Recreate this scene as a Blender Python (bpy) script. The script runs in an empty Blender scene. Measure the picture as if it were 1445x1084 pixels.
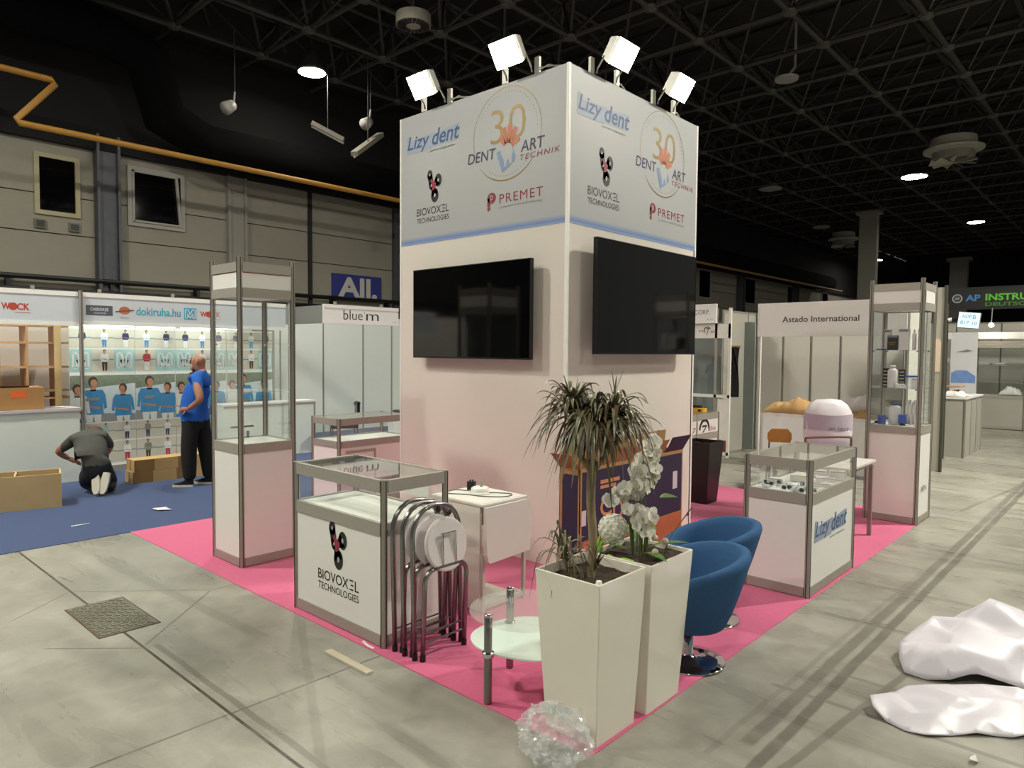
import bpy, bmesh, math, random
from mathutils import Vector, Matrix
random.seed(7)
S = bpy.context.scene
COL = S.collection
PI = math.pi

# ------------------------------------------------------------------ camera, world, exposure
CAM_P = Vector((3.4388, -4.3851, 1.7642))
YAW, PITCH, ROLL, FPX = math.radians(42.4796), math.radians(-2.7371), math.radians(.4618), 988.2311
fw = Vector((-math.sin(YAW)*math.cos(PITCH), math.cos(YAW)*math.cos(PITCH), math.sin(PITCH)))
r0 = Vector((math.cos(YAW), math.sin(YAW), 0)); u0 = r0.cross(fw)
rt = r0*math.cos(ROLL)+u0*math.sin(ROLL); up = -r0*math.sin(ROLL)+u0*math.cos(ROLL)
cd = bpy.data.cameras.new('camera'); cam = bpy.data.objects.new('camera', cd); COL.objects.link(cam)
cam.matrix_world = Matrix(((rt.x, up.x, -fw.x, CAM_P.x), (rt.y, up.y, -fw.y, CAM_P.y), (rt.z, up.z, -fw.z, CAM_P.z), (0, 0, 0, 1)))
cd.sensor_fit = 'HORIZONTAL'; cd.sensor_width = 36; cd.lens = 36*FPX/1445; cd.clip_end = 200; cd.clip_start = .05
S.camera = cam
S.view_settings.view_transform = 'Standard'; S.view_settings.look = 'None'
S.view_settings.gamma = 1; S.view_settings.use_curve_mapping = False
S.view_settings.exposure = 0.02
S.cycles.transparent_max_bounces = 32
S.cycles.max_bounces = 8
W = bpy.data.worlds.new('hall_air'); S.world = W; W.use_nodes = True
bg = W.node_tree.nodes['Background']; bg.inputs[0].default_value = (1.0, .99, .93, 1); bg.inputs[1].default_value = 0.15
FLOOD = 105.0        # floodlight face radiance
HIGHBAY = 600.0     # ceiling lamps
BOOTHLAMP = 12.0     # small lamps inside the neighbouring stands

# ------------------------------------------------------------------ materials
def lin(c):
    return tuple((x/12.92 if x <= .04045 else ((x+.055)/1.055)**2.4) for x in c)
def hexc(h):
    h = h.lstrip('#'); return lin(tuple(int(h[i:i+2], 16)/255 for i in (0, 2, 4)))
MATS = {}
def mat(name, col, rough=.5, metal=0., var=.06, scale=14., bump=0., bscale=60., spec=.5, coat=0., emit=0., sub=0.):
    if name in MATS: return MATS[name]
    m = bpy.data.materials.new(name); m.use_nodes = True; nt = m.node_tree; N = nt.nodes; L = nt.links
    b = N['Principled BSDF']; c = hexc(col) if isinstance(col, str) else col
    b.inputs['Roughness'].default_value = rough; b.inputs['Metallic'].default_value = metal
    b.inputs['Specular IOR Level'].default_value = spec
    if coat: b.inputs['Coat Weight'].default_value = coat; b.inputs['Coat Roughness'].default_value = .08
    tc = N.new('ShaderNodeTexCoord')
    if var:
        no = N.new('ShaderNodeTexNoise'); no.inputs['Scale'].default_value = scale; no.inputs['Detail'].default_value = 4
        L.new(tc.outputs['Object'], no.inputs['Vector'])
        mx = N.new('ShaderNodeMix'); mx.data_type = 'RGBA'
        mx.inputs[6].default_value = tuple(x*(1-var) for x in c)+(1,); mx.inputs[7].default_value = tuple(min(1, x*(1+var)) for x in c)+(1,)
        L.new(no.outputs[0], mx.inputs[0]); L.new(mx.outputs[2], b.inputs['Base Color'])
    else: b.inputs['Base Color'].default_value = c+(1,)
    if bump:
        n2 = N.new('ShaderNodeTexNoise'); n2.inputs['Scale'].default_value = bscale; n2.inputs['Detail'].default_value = 3
        L.new(tc.outputs['Object'], n2.inputs['Vector'])
        bp = N.new('ShaderNodeBump'); bp.inputs['Strength'].default_value = bump; bp.inputs['Distance'].default_value = .01
        L.new(n2.outputs[0], bp.inputs['Height']); L.new(bp.outputs[0], b.inputs['Normal'])
    if emit:
        b.inputs['Emission Color'].default_value = c+(1,); b.inputs['Emission Strength'].default_value = emit
    if sub: b.inputs['Sheen Weight'].default_value = sub; b.inputs['Sheen Roughness'].default_value = .4
    MATS[name] = m; return m
def glow(name, col, strength):
    m = bpy.data.materials.new(name); m.use_nodes = True; N = m.node_tree.nodes; N.clear()
    e = N.new('ShaderNodeEmission'); o = N.new('ShaderNodeOutputMaterial'); m.node_tree.links.new(e.outputs[0], o.inputs[0])
    e.inputs[0].default_value = lin(col)+(1,) if not isinstance(col, str) else hexc(col)+(1,); e.inputs[1].default_value = strength
    MATS[name] = m; return m
def glassmat(name, tint=(.93, .97, .95), refl=1.0, rough=.02, veil=0.):
    m = bpy.data.materials.new(name); m.use_nodes = True; N = m.node_tree.nodes; L = m.node_tree.links; N.clear()
    o = N.new('ShaderNodeOutputMaterial'); t = N.new('ShaderNodeBsdfTransparent'); g = N.new('ShaderNodeBsdfGlossy'); mx = N.new('ShaderNodeMixShader')
    lw = N.new('ShaderNodeLayerWeight'); lw.inputs[0].default_value = .5; pw = N.new('ShaderNodeMath'); pw.operation = 'POWER'; pw.inputs[1].default_value = 4.
    f = N.new('ShaderNodeMath'); f.operation = 'MULTIPLY_ADD'; f.inputs[1].default_value = .8; f.inputs[2].default_value = .035; L.new(lw.outputs[1], pw.inputs[0]); L.new(pw.outputs[0], f.inputs[0])
    t.inputs[0].default_value = tint+(1,); g.inputs[0].default_value = (refl, refl, refl, 1); g.inputs['Roughness'].default_value = rough
    L.new(f.outputs[0], mx.inputs[0]); L.new(t.outputs[0], mx.inputs[1]); L.new(g.outputs[0], mx.inputs[2])
    last = mx
    if veil:
        d = N.new('ShaderNodeBsdfDiffuse'); d.inputs[0].default_value = (.85, .88, .86, 1); m2 = N.new('ShaderNodeMixShader'); m2.inputs[0].default_value = veil
        L.new(mx.outputs[0], m2.inputs[1]); L.new(d.outputs[0], m2.inputs[2]); last = m2
    L.new(last.outputs[0], o.inputs[0]); MATS[name] = m; return m

WHITE = mat('white_laminate', '#e8e6e1', .38, var=.02)
WALLW = mat('white_wall_panel', '#ddd5cb', .55, var=.025, scale=6, bump=.03, bscale=120)
PRINTW = mat('white_print_vinyl', '#adaeaf', .45, var=.015)
ALU = mat('anodised_aluminium', '#aaa59b', .38, metal=.5, var=.05, scale=30)
ALUD = mat('grey_aluminium_rail', '#a7a298', .48, metal=.3, var=.04, scale=20)
CHROME = mat('chrome', '#d8d8d8', .07, metal=1., var=.02)
STEEL = mat('brushed_steel_tube', '#8d8c8a', .24, metal=.9, var=.06, scale=40)
BLACKP = mat('black_plastic', '#101010', .4, var=.05)
GLASS = glassmat('clear_glass', (.983, .996, .99))
ACRYL = glassmat('table_glass', (.95, .98, .965), 1., .02, .05)
FROST = mat('frosted_white_glass', '#dfeae2', .18, var=.02, coat=.5)
GOLD = mat('gold_print', '#8a6f2e', .4, metal=.15, var=.25, scale=8)
NAVY = mat('navy_print', '#2a2352', .5, var=.03)
LBLUE = mat('lizy_blue_print', '#33507f', .5, var=.1)
PBLUE = mat('pale_blue_print', '#98a4b8', .5, var=.05)
BLKINK = mat('black_print', '#17130f', .5, var=.03)
CRIM = mat('crimson_print', '#96203a', .5, var=.03)
REDINK = mat('red_print', '#86242a', .5, var=.03)
ORANGE = mat('orange_print', '#b86c4c', .5, var=.05)
TOOTHB = mat('tooth_blue_print', '#7890b4', .5, var=.08)
GREYINK = mat('grey_print', '#7d7f84', .5, var=.05)
CARD = mat('cardboard', '#a97f4f', .8, var=.1, scale=9, bump=.05, bscale=30)
CARDL = mat('light_cardboard', '#c19d69', .8, var=.1, scale=9)
WOODL = mat('pale_wood', '#c3a878', .55, var=.14, scale=5)
WOODB = mat('beech_wood', '#b98f66', .5, var=.14, scale=5)
TEAL = mat('teal_print', '#2fa3b8', .5, var=.05)
CLOTHW = mat('white_cloth', '#e6e1df', .85, var=.04, bump=.08, bscale=25)

# ------------------------------------------------------------------ mesh builder
def put(o, parent=None):
    COL.objects.link(o)
    if parent is not None: o.parent = parent
    return o
def tag(o, label=None, cat=None, group=None, kind=None):
    if label: o['label'] = label
    if cat: o['category'] = cat
    if group: o['group'] = group
    if kind: o['kind'] = kind
    return o
def thing(name, label, cat, loc=(0, 0, 0), rz=0., group=None):
    o = bpy.data.objects.new(name, None); o.empty_display_size = .1; COL.objects.link(o)
    o.location = loc; o.rotation_euler = (0, 0, rz)
    return tag(o, label, cat, group)
def copy_tree(o, parent=None):
    c = o.copy(); COL.objects.link(c); c.parent = parent
    for ch in list(o.children): copy_tree(ch, c)
    return c
TEXTCACHE = {}
def textgeo(s, shear=0., bold=0., space=1.):
    k = (s, shear, bold, space)
    if k not in TEXTCACHE:
        cu = bpy.data.curves.new('lettering', 'FONT'); cu.body = s; cu.size = 1; cu.shear = shear; cu.offset = bold; cu.space_character = space; cu.resolution_u = 3; cu.fill_mode = 'BOTH'
        ob = bpy.data.objects.new('lettering', cu); COL.objects.link(ob)
        dg = bpy.context.evaluated_depsgraph_get(); me = bpy.data.meshes.new_from_object(ob.evaluated_get(dg))
        vs = [(v.co.x, v.co.y) for v in me.vertices]; fs = [tuple(p.vertices) for p in me.polygons]
        bpy.data.objects.remove(ob); bpy.data.meshes.remove(me); bpy.data.curves.remove(cu)
        x0 = min(v[0] for v in vs); x1 = max(v[0] for v in vs); y0 = min(v[1] for v in vs); y1 = max(v[1] for v in vs)
        TEXTCACHE[k] = ([((a-x0)/(x1-x0), (b-y0)/(y1-y0)) for a, b in vs], fs)
    return TEXTCACHE[k]
class MB:
    def __init__(s): s.v = []; s.f = []; s.m = []
    def add(s, vs, fs, m=0):
        n = len(s.v); s.v += [tuple(v) for v in vs]
        for f in fs: s.f.append(tuple(i+n for i in f)); s.m.append(m)
        return s
    def box(s, x0, y0, z0, x1, y1, z1, m=0):
        vs = [(x, y, z) for z in (z0, z1) for y in (y0, y1) for x in (x0, x1)]
        return s.add(vs, [(0, 2, 3, 1), (4, 5, 7, 6), (0, 1, 5, 4), (2, 6, 7, 3), (0, 4, 6, 2), (1, 3, 7, 5)], m)
    def cbox(s, x0, y0, z0, x1, y1, z1, b=.01, m=0):     # chamfered in plan
        return s.prism([(x0+b, y0), (x1-b, y0), (x1, y0+b), (x1, y1-b), (x1-b, y1), (x0+b, y1), (x0, y1-b), (x0, y0+b)], z0, z1, m)
    def prism(s, poly, z0, z1, m=0):
        n = len(poly); vs = [(x, y, z0) for x, y in poly]+[(x, y, z1) for x, y in poly]
        fs = [tuple(range(n-1, -1, -1)), tuple(range(n, 2*n))]+[(i, (i+1) % n, n+(i+1) % n, n+i) for i in range(n)]
        return s.add(vs, fs, m)
    def ext(s, poly, vec, m=0):                          # 3-D polygon pushed along vec
        n = len(poly); p = [Vector(a) for a in poly]; v = Vector(vec)
        fs = [tuple(range(n-1, -1, -1)), tuple(range(n, 2*n))]+[(i, (i+1) % n, n+(i+1) % n, n+i) for i in range(n)]
        return s.add(p+[a+v for a in p], fs, m)
    def bar(s, p, q, w, h=None, m=0, upv=(0, 0, 1)):
        p, q = Vector(p), Vector(q); d = (q-p).normalized(); u = Vector(upv)
        if abs(d.dot(u)) > .95: u = Vector((1, 0, 0))
        a = d.cross(u).normalized(); b = a.cross(d); h = h or w
        c = [a*sx*w/2+b*sy*h/2 for sx, sy in ((-1, -1), (1, -1), (1, 1), (-1, 1))]
        return s.add([p+k for k in c]+[q+k for k in c], [(3, 2, 1, 0), (4, 5, 6, 7), (0, 1, 5, 4), (1, 2, 6, 5), (2, 3, 7, 6), (3, 0, 4, 7)], m)
    def tube(s, pts, r, n=8, closed=False, m=0, cap=True):
        P = [Vector(p) for p in pts]; k = len(P); R = r if isinstance(r, (list, tuple)) else [r]*k
        t0 = (P[1]-P[0]).normalized(); u = t0.orthogonal().normalized(); vs = []
        for i in range(k):
            if closed: t = (P[(i+1) % k]-P[i-1]).normalized()
            else: t = (P[min(i+1, k-1)]-P[max(i-1, 0)]).normalized()
            u = (u-t*u.dot(t))
            u = u.normalized() if u.length > 1e-6 else t.orthogonal().normalized()
            w = t.cross(u)
            for j in range(n):
                a = 2*PI*j/n; vs.append(P[i]+(u*math.cos(a)+w*math.sin(a))*R[i])
        fs = []
        for i in range(k if closed else k-1):
            for j in range(n):
                a, b = i*n+j, i*n+(j+1) % n; c, d = ((i+1) % k)*n+(j+1) % n, ((i+1) % k)*n+j; fs.append((a, b, c, d))
        if cap and not closed: fs += [tuple(range(n-1, -1, -1)), tuple(range((k-1)*n, k*n))]
        return s.add(vs, fs, m)
    def lathe(s, prof, n=24, c=(0, 0, 0), m=0, sx=1., sy=1.):
        vs = []; k = len(prof)
        for r, z in prof:
            for j in range(n):
                a = 2*PI*j/n; vs.append((c[0]+r*sx*math.cos(a), c[1]+r*sy*math.sin(a), c[2]+z))
        fs = [(i*n+j, i*n+(j+1) % n, (i+1)*n+(j+1) % n, (i+1)*n+j) for i in range(k-1) for j in range(n)]
        fs += [tuple(range(n-1, -1, -1)), tuple(range((k-1)*n, k*n))]
        return s.add(vs, fs, m)
    def grid(s, fn, nu, nv, m=0, cu=False):
        vs = [fn(i/(nu-1) if not cu else i/nu, j/(nv-1)) for i in range(nu) for j in range(nv)]
        fs = [(i*nv+j, ((i+1) % nu)*nv+j, ((i+1) % nu)*nv+j+1, i*nv+j+1) for i in range(nu if cu else nu-1) for j in range(nv-1)]
        return s.add(vs, fs, m)
    def ball(s, c, r, n=10, k=6, m=0, sc=(1, 1, 1)):
        prof = [(max(r*math.sin(PI*i/k), .0005), -r*math.cos(PI*i/k)) for i in range(k+1)]
        q = MB(); q.lathe(prof, n)
        return s.add([(c[0]+x*sc[0], c[1]+y*sc[1], c[2]+z*sc[2]) for x, y, z in q.v], q.f, m)
    def flat(s, O, U, V, poly, m=0):                     # thin print on a plane
        O, U, V = Vector(O), Vector(U), Vector(V)
        return s.add([O+U*a+V*b for a, b in poly], [tuple(range(len(poly)))], m)
    def ring(s, O, U, V, cx, cy, r0, r1, a0=0., a1=360., n=40, m=0, w=None):
        O, U, V = Vector(O), Vector(U), Vector(V); vs = []
        for i in range(n+1):
            a = math.radians(a0+(a1-a0)*i/n); e = (r1-r0)*(w(i/n) if w else 1)
            for r in (r1-e, r1): vs.append(O+U*(cx+r*math.cos(a))+V*(cy+r*math.sin(a)))
        return s.add(vs, [(2*i, 2*i+1, 2*i+3, 2*i+2) for i in range(n)], m)
    def text(s, t, O, U, V, x, y, w, h, m=0, shear=0., bold=0., space=1.):
        vs, fs = textgeo(t, shear, bold, space); O, U, V = Vector(O), Vector(U), Vector(V)
        return s.add([O+U*(x+a*w)+V*(y+b*h) for a, b in vs], fs, m)
    def build(s, name, mats, parent=None, smooth=False, label=None):
        me = bpy.data.meshes.new(name); me.from_pydata(s.v, [], s.f)
        for m in (mats if isinstance(mats, (list, tuple)) else [mats]): me.materials.append(m)
        me.polygons.foreach_set('material_index', s.m)
        if smooth: me.polygons.foreach_set('use_smooth', [True]*len(s.f))
        me.validate(); me.update()
        o = bpy.data.objects.new(name, me); put(o, parent)
        if label: o['label'] = label
        return o
def circ(cx, cy, r, n=20, sx=1., sy=1.):
    return [(cx+r*sx*math.cos(2*PI*i/n), cy+r*sy*math.sin(2*PI*i/n)) for i in range(n)]
def soft(o, bev=0., sub=0):
    if bev:
        b = o.modifiers.new('bevel', 'BEVEL'); b.width = bev; b.segments = 2; b.limit_method = 'ANGLE'
    if sub:
        m = o.modifiers.new('subdivision', 'SUBSURF'); m.levels = sub; m.render_levels = sub
    return o
X, Y, Z = (1, 0, 0), (0, 1, 0), (0, 0, 1)

# ------------------------------------------------------------------ the setting: floor, walls, roof
def floor_material():
    m = bpy.data.materials.new('polished_concrete'); m.use_nodes = True; nt = m.node_tree; N = nt.nodes; L = nt.links
    b = N['Principled BSDF']; tc = N.new('ShaderNodeTexCoord'); se = N.new('ShaderNodeSeparateXYZ'); L.new(tc.outputs['Object'], se.inputs[0])
    def noise(sc, det=5, rg=.55, vec=None, dist=0.):
        n = N.new('ShaderNodeTexNoise'); n.inputs['Scale'].default_value = sc; n.inputs['Detail'].default_value = det; n.inputs['Roughness'].default_value = rg; n.inputs['Distortion'].default_value = dist
        L.new(vec or tc.outputs['Object'], n.inputs['Vector']); return n.outputs[0]
    def math_(op, a, c=None, d=None, clamp=False):
        n = N.new('ShaderNodeMath'); n.operation = op; n.use_clamp = clamp
        for i, q in enumerate((a, c, d)):
            if q is None: continue
            if isinstance(q, (int, float)): n.inputs[i].default_value = q
            else: L.new(q, n.inputs[i])
        return n.outputs[0]
    def ramp(v, a, bb, lo=0., hi=1.):
        n = N.new('ShaderNodeMapRange'); n.inputs[1].default_value = a; n.inputs[2].default_value = bb; n.inputs[3].default_value = lo; n.inputs[4].default_value = hi
        n.interpolation_type = 'SMOOTHSTEP'; L.new(v, n.inputs[0]); return n.outputs[0]
    st = N.new('ShaderNodeMapping'); st.inputs['Scale'].default_value = (.35, 2.2, 1); st.inputs['Rotation'].default_value = (0, 0, .9); L.new(tc.outputs['Object'], st.inputs[0])
    n1 = noise(.9, 6); n2 = noise(5., 6, .6, None, .6); n3 = noise(1.6, 5, .6, st.outputs[0], .5); n4 = noise(90, 2)
    v = math_('ADD', math_('MULTIPLY', n1, .42), math_('ADD', math_('MULTIPLY', n2, .26), math_('ADD', math_('MULTIPLY', n3, .30), math_('MULTIPLY', n4, .06))))
    cr = N.new('ShaderNodeValToRGB'); L.new(v, cr.inputs[0]); el = cr.color_ramp.elements
    el[0].position = .32; el[0].color = hexc('#716f66')+(1,); el[1].position = .70; el[1].color = hexc('#b3b0a5')+(1,)
    e = el.new(.52); e.color = hexc('#969388')+(1,)
    marks = None
    def addmark(k):
        nonlocal marks
        marks = k if marks is None else math_('MAXIMUM', marks, k)
    wob = math_('MULTIPLY', math_('SUBTRACT', noise(2.2, 3), .5), .03)
    def line(x0, y0, x1, y1, w, s, soft_=.6, wobble=True):
        d = Vector((x1-x0, y1-y0)); ln = d.length; d /= ln; nx, ny = -d.y, d.x
        dist = math_('ADD', math_('MULTIPLY', se.outputs[0], nx), math_('ADD', math_('MULTIPLY', se.outputs[1], ny), -(nx*x0+ny*y0)))
        if wobble: dist = math_('ADD', dist, wob)
        k = ramp(math_('ABSOLUTE', dist), w*soft_, w, s, 0.)
        al = math_('ADD', math_('MULTIPLY', se.outputs[0], d.x), math_('ADD', math_('MULTIPLY', se.outputs[1], d.y), -(d.x*x0+d.y*y0)))
        k = math_('MULTIPLY', k, math_('MULTIPLY', ramp(al, -.02, .04), ramp(al, ln-.04, ln+.02, 1., 0.)))
        addmark(math_('MULTIPLY', k, ramp(n2, .25, .55, .55, 1.)))
    line(-14, -2.858, 6, -2.858, .011, .95, .5, False); line(.215, -5, .215, -1.9, .01, .6, .5, False)
    line(-.89, -2.793, 3, -2.793, .022, .38); line(-1.285, -3.27, -.87, -2.86, .008, .6, .5, False); line(-.9, -2.85, -1.57, -2.15, .009, .6, .5, False)
    line(-2.25, -2.85, -1.57, -2.147, .009, .5, .5, False); line(-1.571, -2.147, -1.57, -1.9, .009, .5, .5, False); line(-2.26, -2.87, -1.9, -3.3, .008, .5, .5, False)
    line(2.15, -1.4, 2.2, 9, .04, .45); line(2.25, -1.6, 2.27, 12, .035, .55); line(2.05, -1.6, 2.12, 2, .02, .2); line(2.34, -1.5, 2.5, -.1, .025, .4)
    line(2.0, -.745, 3.3, -.745, .022, .35); line(2.1, -.37, 3.4, -.37, .02, .3); line(1.8, .5, 3.8, .52, .03, .3); line(1.8, 1.35, 4.5, 1.4, .04, .25)
    line(1.9, 2.6, 5, 2.6, .05, .25); line(2.9, 1.6, 2.6, 14, .05, .35); line(3.6, 3, 3.2, 16, .06, .3); line(1.9, 4.8, 2.4, 9, .03, .4)
    line(-.6, -2.0, 1.2, -2.95, .03, .2); line(-3, -2.45, -.5, -2.3, .05, .18); line(.5, -2.35, 2.4, -2.6, .05, .18); line(1.5, -2.6, 3, -1.5, .03, .2)
    mx = N.new('ShaderNodeMix'); mx.data_type = 'RGBA'; mx.inputs[7].default_value = hexc('#3a3328')+(1,)
    L.new(marks, mx.inputs[0]); L.new(cr.outputs[0], mx.inputs[6]); L.new(mx.outputs[2], b.inputs['Base Color'])
    L.new(ramp(n3, .3, .7, .22, .46), b.inputs['Roughness']); b.inputs['Specular IOR Level'].default_value = .45
    bp = N.new('ShaderNodeBump'); bp.inputs['Strength'].default_value = .12; bp.inputs['Distance'].default_value = .004
    L.new(math_('SUBTRACT', n2, marks), bp.inputs['Height']); L.new(bp.outputs[0], b.inputs['Normal'])
    return m
fl = MB().box(-12.2, -14, -.2, 16, 62, 0).build('floor', floor_material()); tag(fl, 'grey polished concrete floor of the exhibition hall', None, None, 'structure')

HALLW = mat('hall_wall_paint', '#8d887b', .8, var=.09, scale=3, bump=.05, bscale=20)
HALLT = mat('hall_trim_steel', '#55565b', .55, metal=.4, var=.25, scale=6)
DARKR = mat('roof_black', '#262420', .85, var=.35, scale=4)
TRUSS = mat('truss_black_paint', '#3c3a35', .6, var=.2, scale=5)
PITCHD = mat('dark_night_pane', '#050506', .04, var=.1)
# wall on the left of the hall, panels as parts
WX = -12.0
wl = MB().box(WX-.25, -14, 0, WX-.04, 62, 9.4).build('wall_left', mat('wall_core', '#2a2a28', .9)); tag(wl, 'cream panelled hall wall behind the stands', None, None, 'structure')
edges_y = [-6.5, -3.2, .32, 3.0, 5.06, 7.62, 11.2, 14.8, 18.4, 22, 25.6, 29.2, 32.8, 36.4, 40, 46, 54]
rows_z = [(0, 2.0), (2.02, 3.9), (3.92, 4.62), (4.64, 5.62)]
for i in range(len(edges_y)-1):
    for z0, z1 in rows_z:
        MB().box(WX-.05, edges_y[i]+.012, z0, WX, edges_y[i+1]-.012, z1).build('panel', HALLW, wl)
def steel_post(y0, y1, d, m, z1=5.9, name='pilaster'):
    q = MB(); q.box(WX, y0, 0, WX+d, y0+.05, z1).box(WX, y1-.05, 0, WX+d, y1, z1).box(WX, y0+.05, 0, WX+d*.55, y1-.05, z1)
    o = q.build(name, m, wl); return o
steel_post(.3, .72, .22, HALLT); steel_post(2.95, 3.38, .14, mat('light_pilaster', '#8a867c', .6, var=.1)); steel_post(5.0, 5.1, .05, BLACKP); steel_post(7.58, 7.84, .14, HALLT)
for yy in (14.8, 22, 29.2, 36.4): steel_post(yy-.25, yy+.25, .25, HALLT)
MB().tube([(WX+.2, -14, 3.05), (WX+.2, 62, 3.05)], .05).build('conduit', BLACKP, wl); MB().tube([(WX+.2, -14, 2.82), (WX+.2, 62, 2.82)], .05).build('conduit', BLACKP, wl)
q = MB()
for k in range(40): q.box(WX, -8+k*1.7, 2.8, WX+.2, -7.94+k*1.7, 3.1)
q.build('conduit_brackets', BLACKP, wl)
def hall_window(n, label, y0, y1, z0, z1, fm, tilt=0.):
    t = bpy.data.objects.new('window_%d' % n, None); COL.objects.link(t); t.location = (WX, (y0+y1)/2, z0); tag(t, label, None, None, 'structure')
    w = (y1-y0)/2; h = z1-z0; f = .08
    MB().box(0, -w-f, -f, .05, w+f, 0).box(0, -w-f, h, .05, w+f, h+f).box(0, -w-f, 0, .05, -w, h).box(0, w, 0, .05, w+f, h).build('frame', fm, t)
    MB().box(.004, -w, 0, .012, w, h).build('pane', PITCHD, t)
    if tilt:
        MB().bar((.06, w-.02, 0), (.06, w-.1, h), .05).bar((.06, -w, h-.02), (.06, w-.1, h-.02), .04).bar((.06, -w+.02, .02), (.06, w-.02, .02), .04).bar((.06, -w+.02, 0), (.06, -w+.02, h), .04).build('sash', fm, t)
    return t
CREAMF = mat('cream_frame', '#a29a7a', .6, var=.08); GREYF = mat('grey_frame', '#98948d', .6, var=.05)
hall_window(1, 'dark hall window with a cream frame, high on the wall', -.62, -.03, 4.32, 5.30, CREAMF)
hall_window(2, 'wider dark hall window with a tilted grey sash', .98, 1.95, 4.32, 5.36, GREYF, 1)
for k, (ya, yb) in enumerate([(25, 26.1), (29.9, 31.1), (35.4, 36.4), (41, 42)]):
    hall_window(3+k, ['nearest', 'second', 'third', 'farthest'][k]+' of the small dark windows on the far hall wall', ya, yb, 4.3, 5.5, GREYF)
for yy, nm in ((-.62, 'left'), (-.06, 'right')):
    o = MB().box(WX, yy-.09, 3.98, WX+.06, yy+.09, 4.14, 0).box(WX+.06, yy-.07, 4.0, WX+.065, yy+.07, 4.12, 1).build('vent_box', [mat('vent_grey', '#6f6b5c', .6), BLACKP]); tag(o, 'small square vent under the cream-framed window, the %s one' % nm, 'vent', 'vents under the hall window')
# All. sign
sg = thing('wall_sign', 'blue wall sign reading All. above the white stand', 'sign', (WX+.005, 6.43, 3.02))
MB().box(0, -.765, 0, .04, .765, .67).build('board', mat('sign_blue', '#232a78', .5, var=.05), sg)
MB().text('All.', (.042, 0, 0), Y, Z, -.6, .07, 1.22, .53, 0, 0, .035).build('lettering', mat('sign_letter', '#b6b3ad', .6), sg)
# roof deck, far walls
ce = MB()
NB = 46
for k in range(NB):
    y0 = -14+k*76/NB; ce.box(-12.3, y0, 9.55, 16, y0+76/NB*.62, 9.7); ce.box(-12.3, y0+76/NB*.62, 9.62, 16, y0+76/NB, 9.7)
ceil = ce.build('ceiling', DARKR); tag(ceil, 'black corrugated roof deck above the trusses', None, None, 'structure')
wb = MB().box(-12.3, 61.8, 0, 16, 62, 9.7).build('wall_back', mat('far_wall', '#1c1b19', .9)); tag(wb, 'dark far end wall of the hall', None, None, 'structure')
# space-frame roof truss: chords, nodes and near diagonals as parts
GS = 1.82; GX0 = -1.72-6*GS; GY0 = 8.68-7*GS; NX, NY, TZ, TH = 15, 28, 8.0, 1.25
tr = thing('roof_truss', 'black steel space-frame roof truss spanning the hall', 'roof truss', (0, 0, TZ))
for i in range(NX): MB().tube([(GX0+i*GS, GY0, 0), (GX0+i*GS, GY0+(NY-1)*GS, 0)], .05, 6).build('lower_chord', TRUSS, tr)
for j in range(NY): MB().tube([(GX0, GY0+j*GS, 0), (GX0+(NX-1)*GS, GY0+j*GS, 0)], .045, 6).build('cross_chord', TRUSS, tr)
for i in range(NX-1): MB().tube([(GX0+(i+.5)*GS, GY0, TH), (GX0+(i+.5)*GS, GY0+(NY-1)*GS, TH)], .05, 6).build('upper_chord', TRUSS, tr)
for j in range(NY-1): MB().tube([(GX0, GY0+(j+.5)*GS, TH), (GX0+(NX-1)*GS, GY0+(j+.5)*GS, TH)], .045, 6).build('upper_cross_chord', TRUSS, tr)
nodeme = MB().lathe([(.02, -.09), (.12, -.05), (.15, 0), (.12, .05), (.02, .08)], 10)
no0 = nodeme.build('node', mat('truss_node', '#4b4943', .55, var=.1), tr); first = True; NQ = MB()
q = MB()
for i in range(NX):
    for j in range(NY):
        p = (GX0+i*GS, GY0+j*GS, 0)
        if j >= 20:
            NQ.add([(a+p[0], b+p[1], c_+p[2]) for a, b, c_ in nodeme.v], nodeme.f)
        elif first: no0.location = p; first = False
        else:
            c = no0.copy(); c.location = p; put(c, tr)
        for dx in (-.5, .5):
            for dy in (-.5, .5):
                if 0 <= i+dx <= NX-1 and 0 <= j+dy <= NY-1:
                    q.tube([p, (p[0]+dx*GS, p[1]+dy*GS, TH)], .033, 5, cap=False)
NQ.build('far_nodes', mat('truss_node', '#4b4943', .55, var=.1), tr)['kind'] = 'stuff'
q.build('diagonals', TRUSS, tr)['kind'] = 'stuff'
# ducts and pipe along the left wall
DUCT = mat('duct_black', '#070707', 1., var=.15, spec=.1)
o = MB().tube([(-10.8, -8, 7.45), (-10.8, .2, 7.45), (-10.8, .9, 7.2), (-11.1, 1.3, 6.3), (-11.2, 2.2, 5.95), (-11.2, 40, 5.95)], .42, 14).build('air_duct', DUCT, None, True); tag(o, 'black round air duct running above the left hall wall', 'duct')
o = MB().tube([(-10.5, -8, 6.28), (-10.5, -.76, 6.28), (-10.5, -.71, 6.22), (-10.5, -1.28, 5.5), (-10.5, -1.24, 5.45), (-10.5, 40, 5.45)], .055, 8).build('gas_pipe', mat('pipe_yellow', '#a8792e', .5, var=.15), None, True); tag(o, 'yellow gas pipe with a kink along the dark ceiling edge', 'pipe')
bz = MB().box(-12, -14, 5.6, -11.85, 62, 8.2).build('trim_1', mat('beam_black', '#0b0b0a', .9)); tag(bz, 'black beam band above the hall wall panels', None, None, 'structure')
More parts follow.
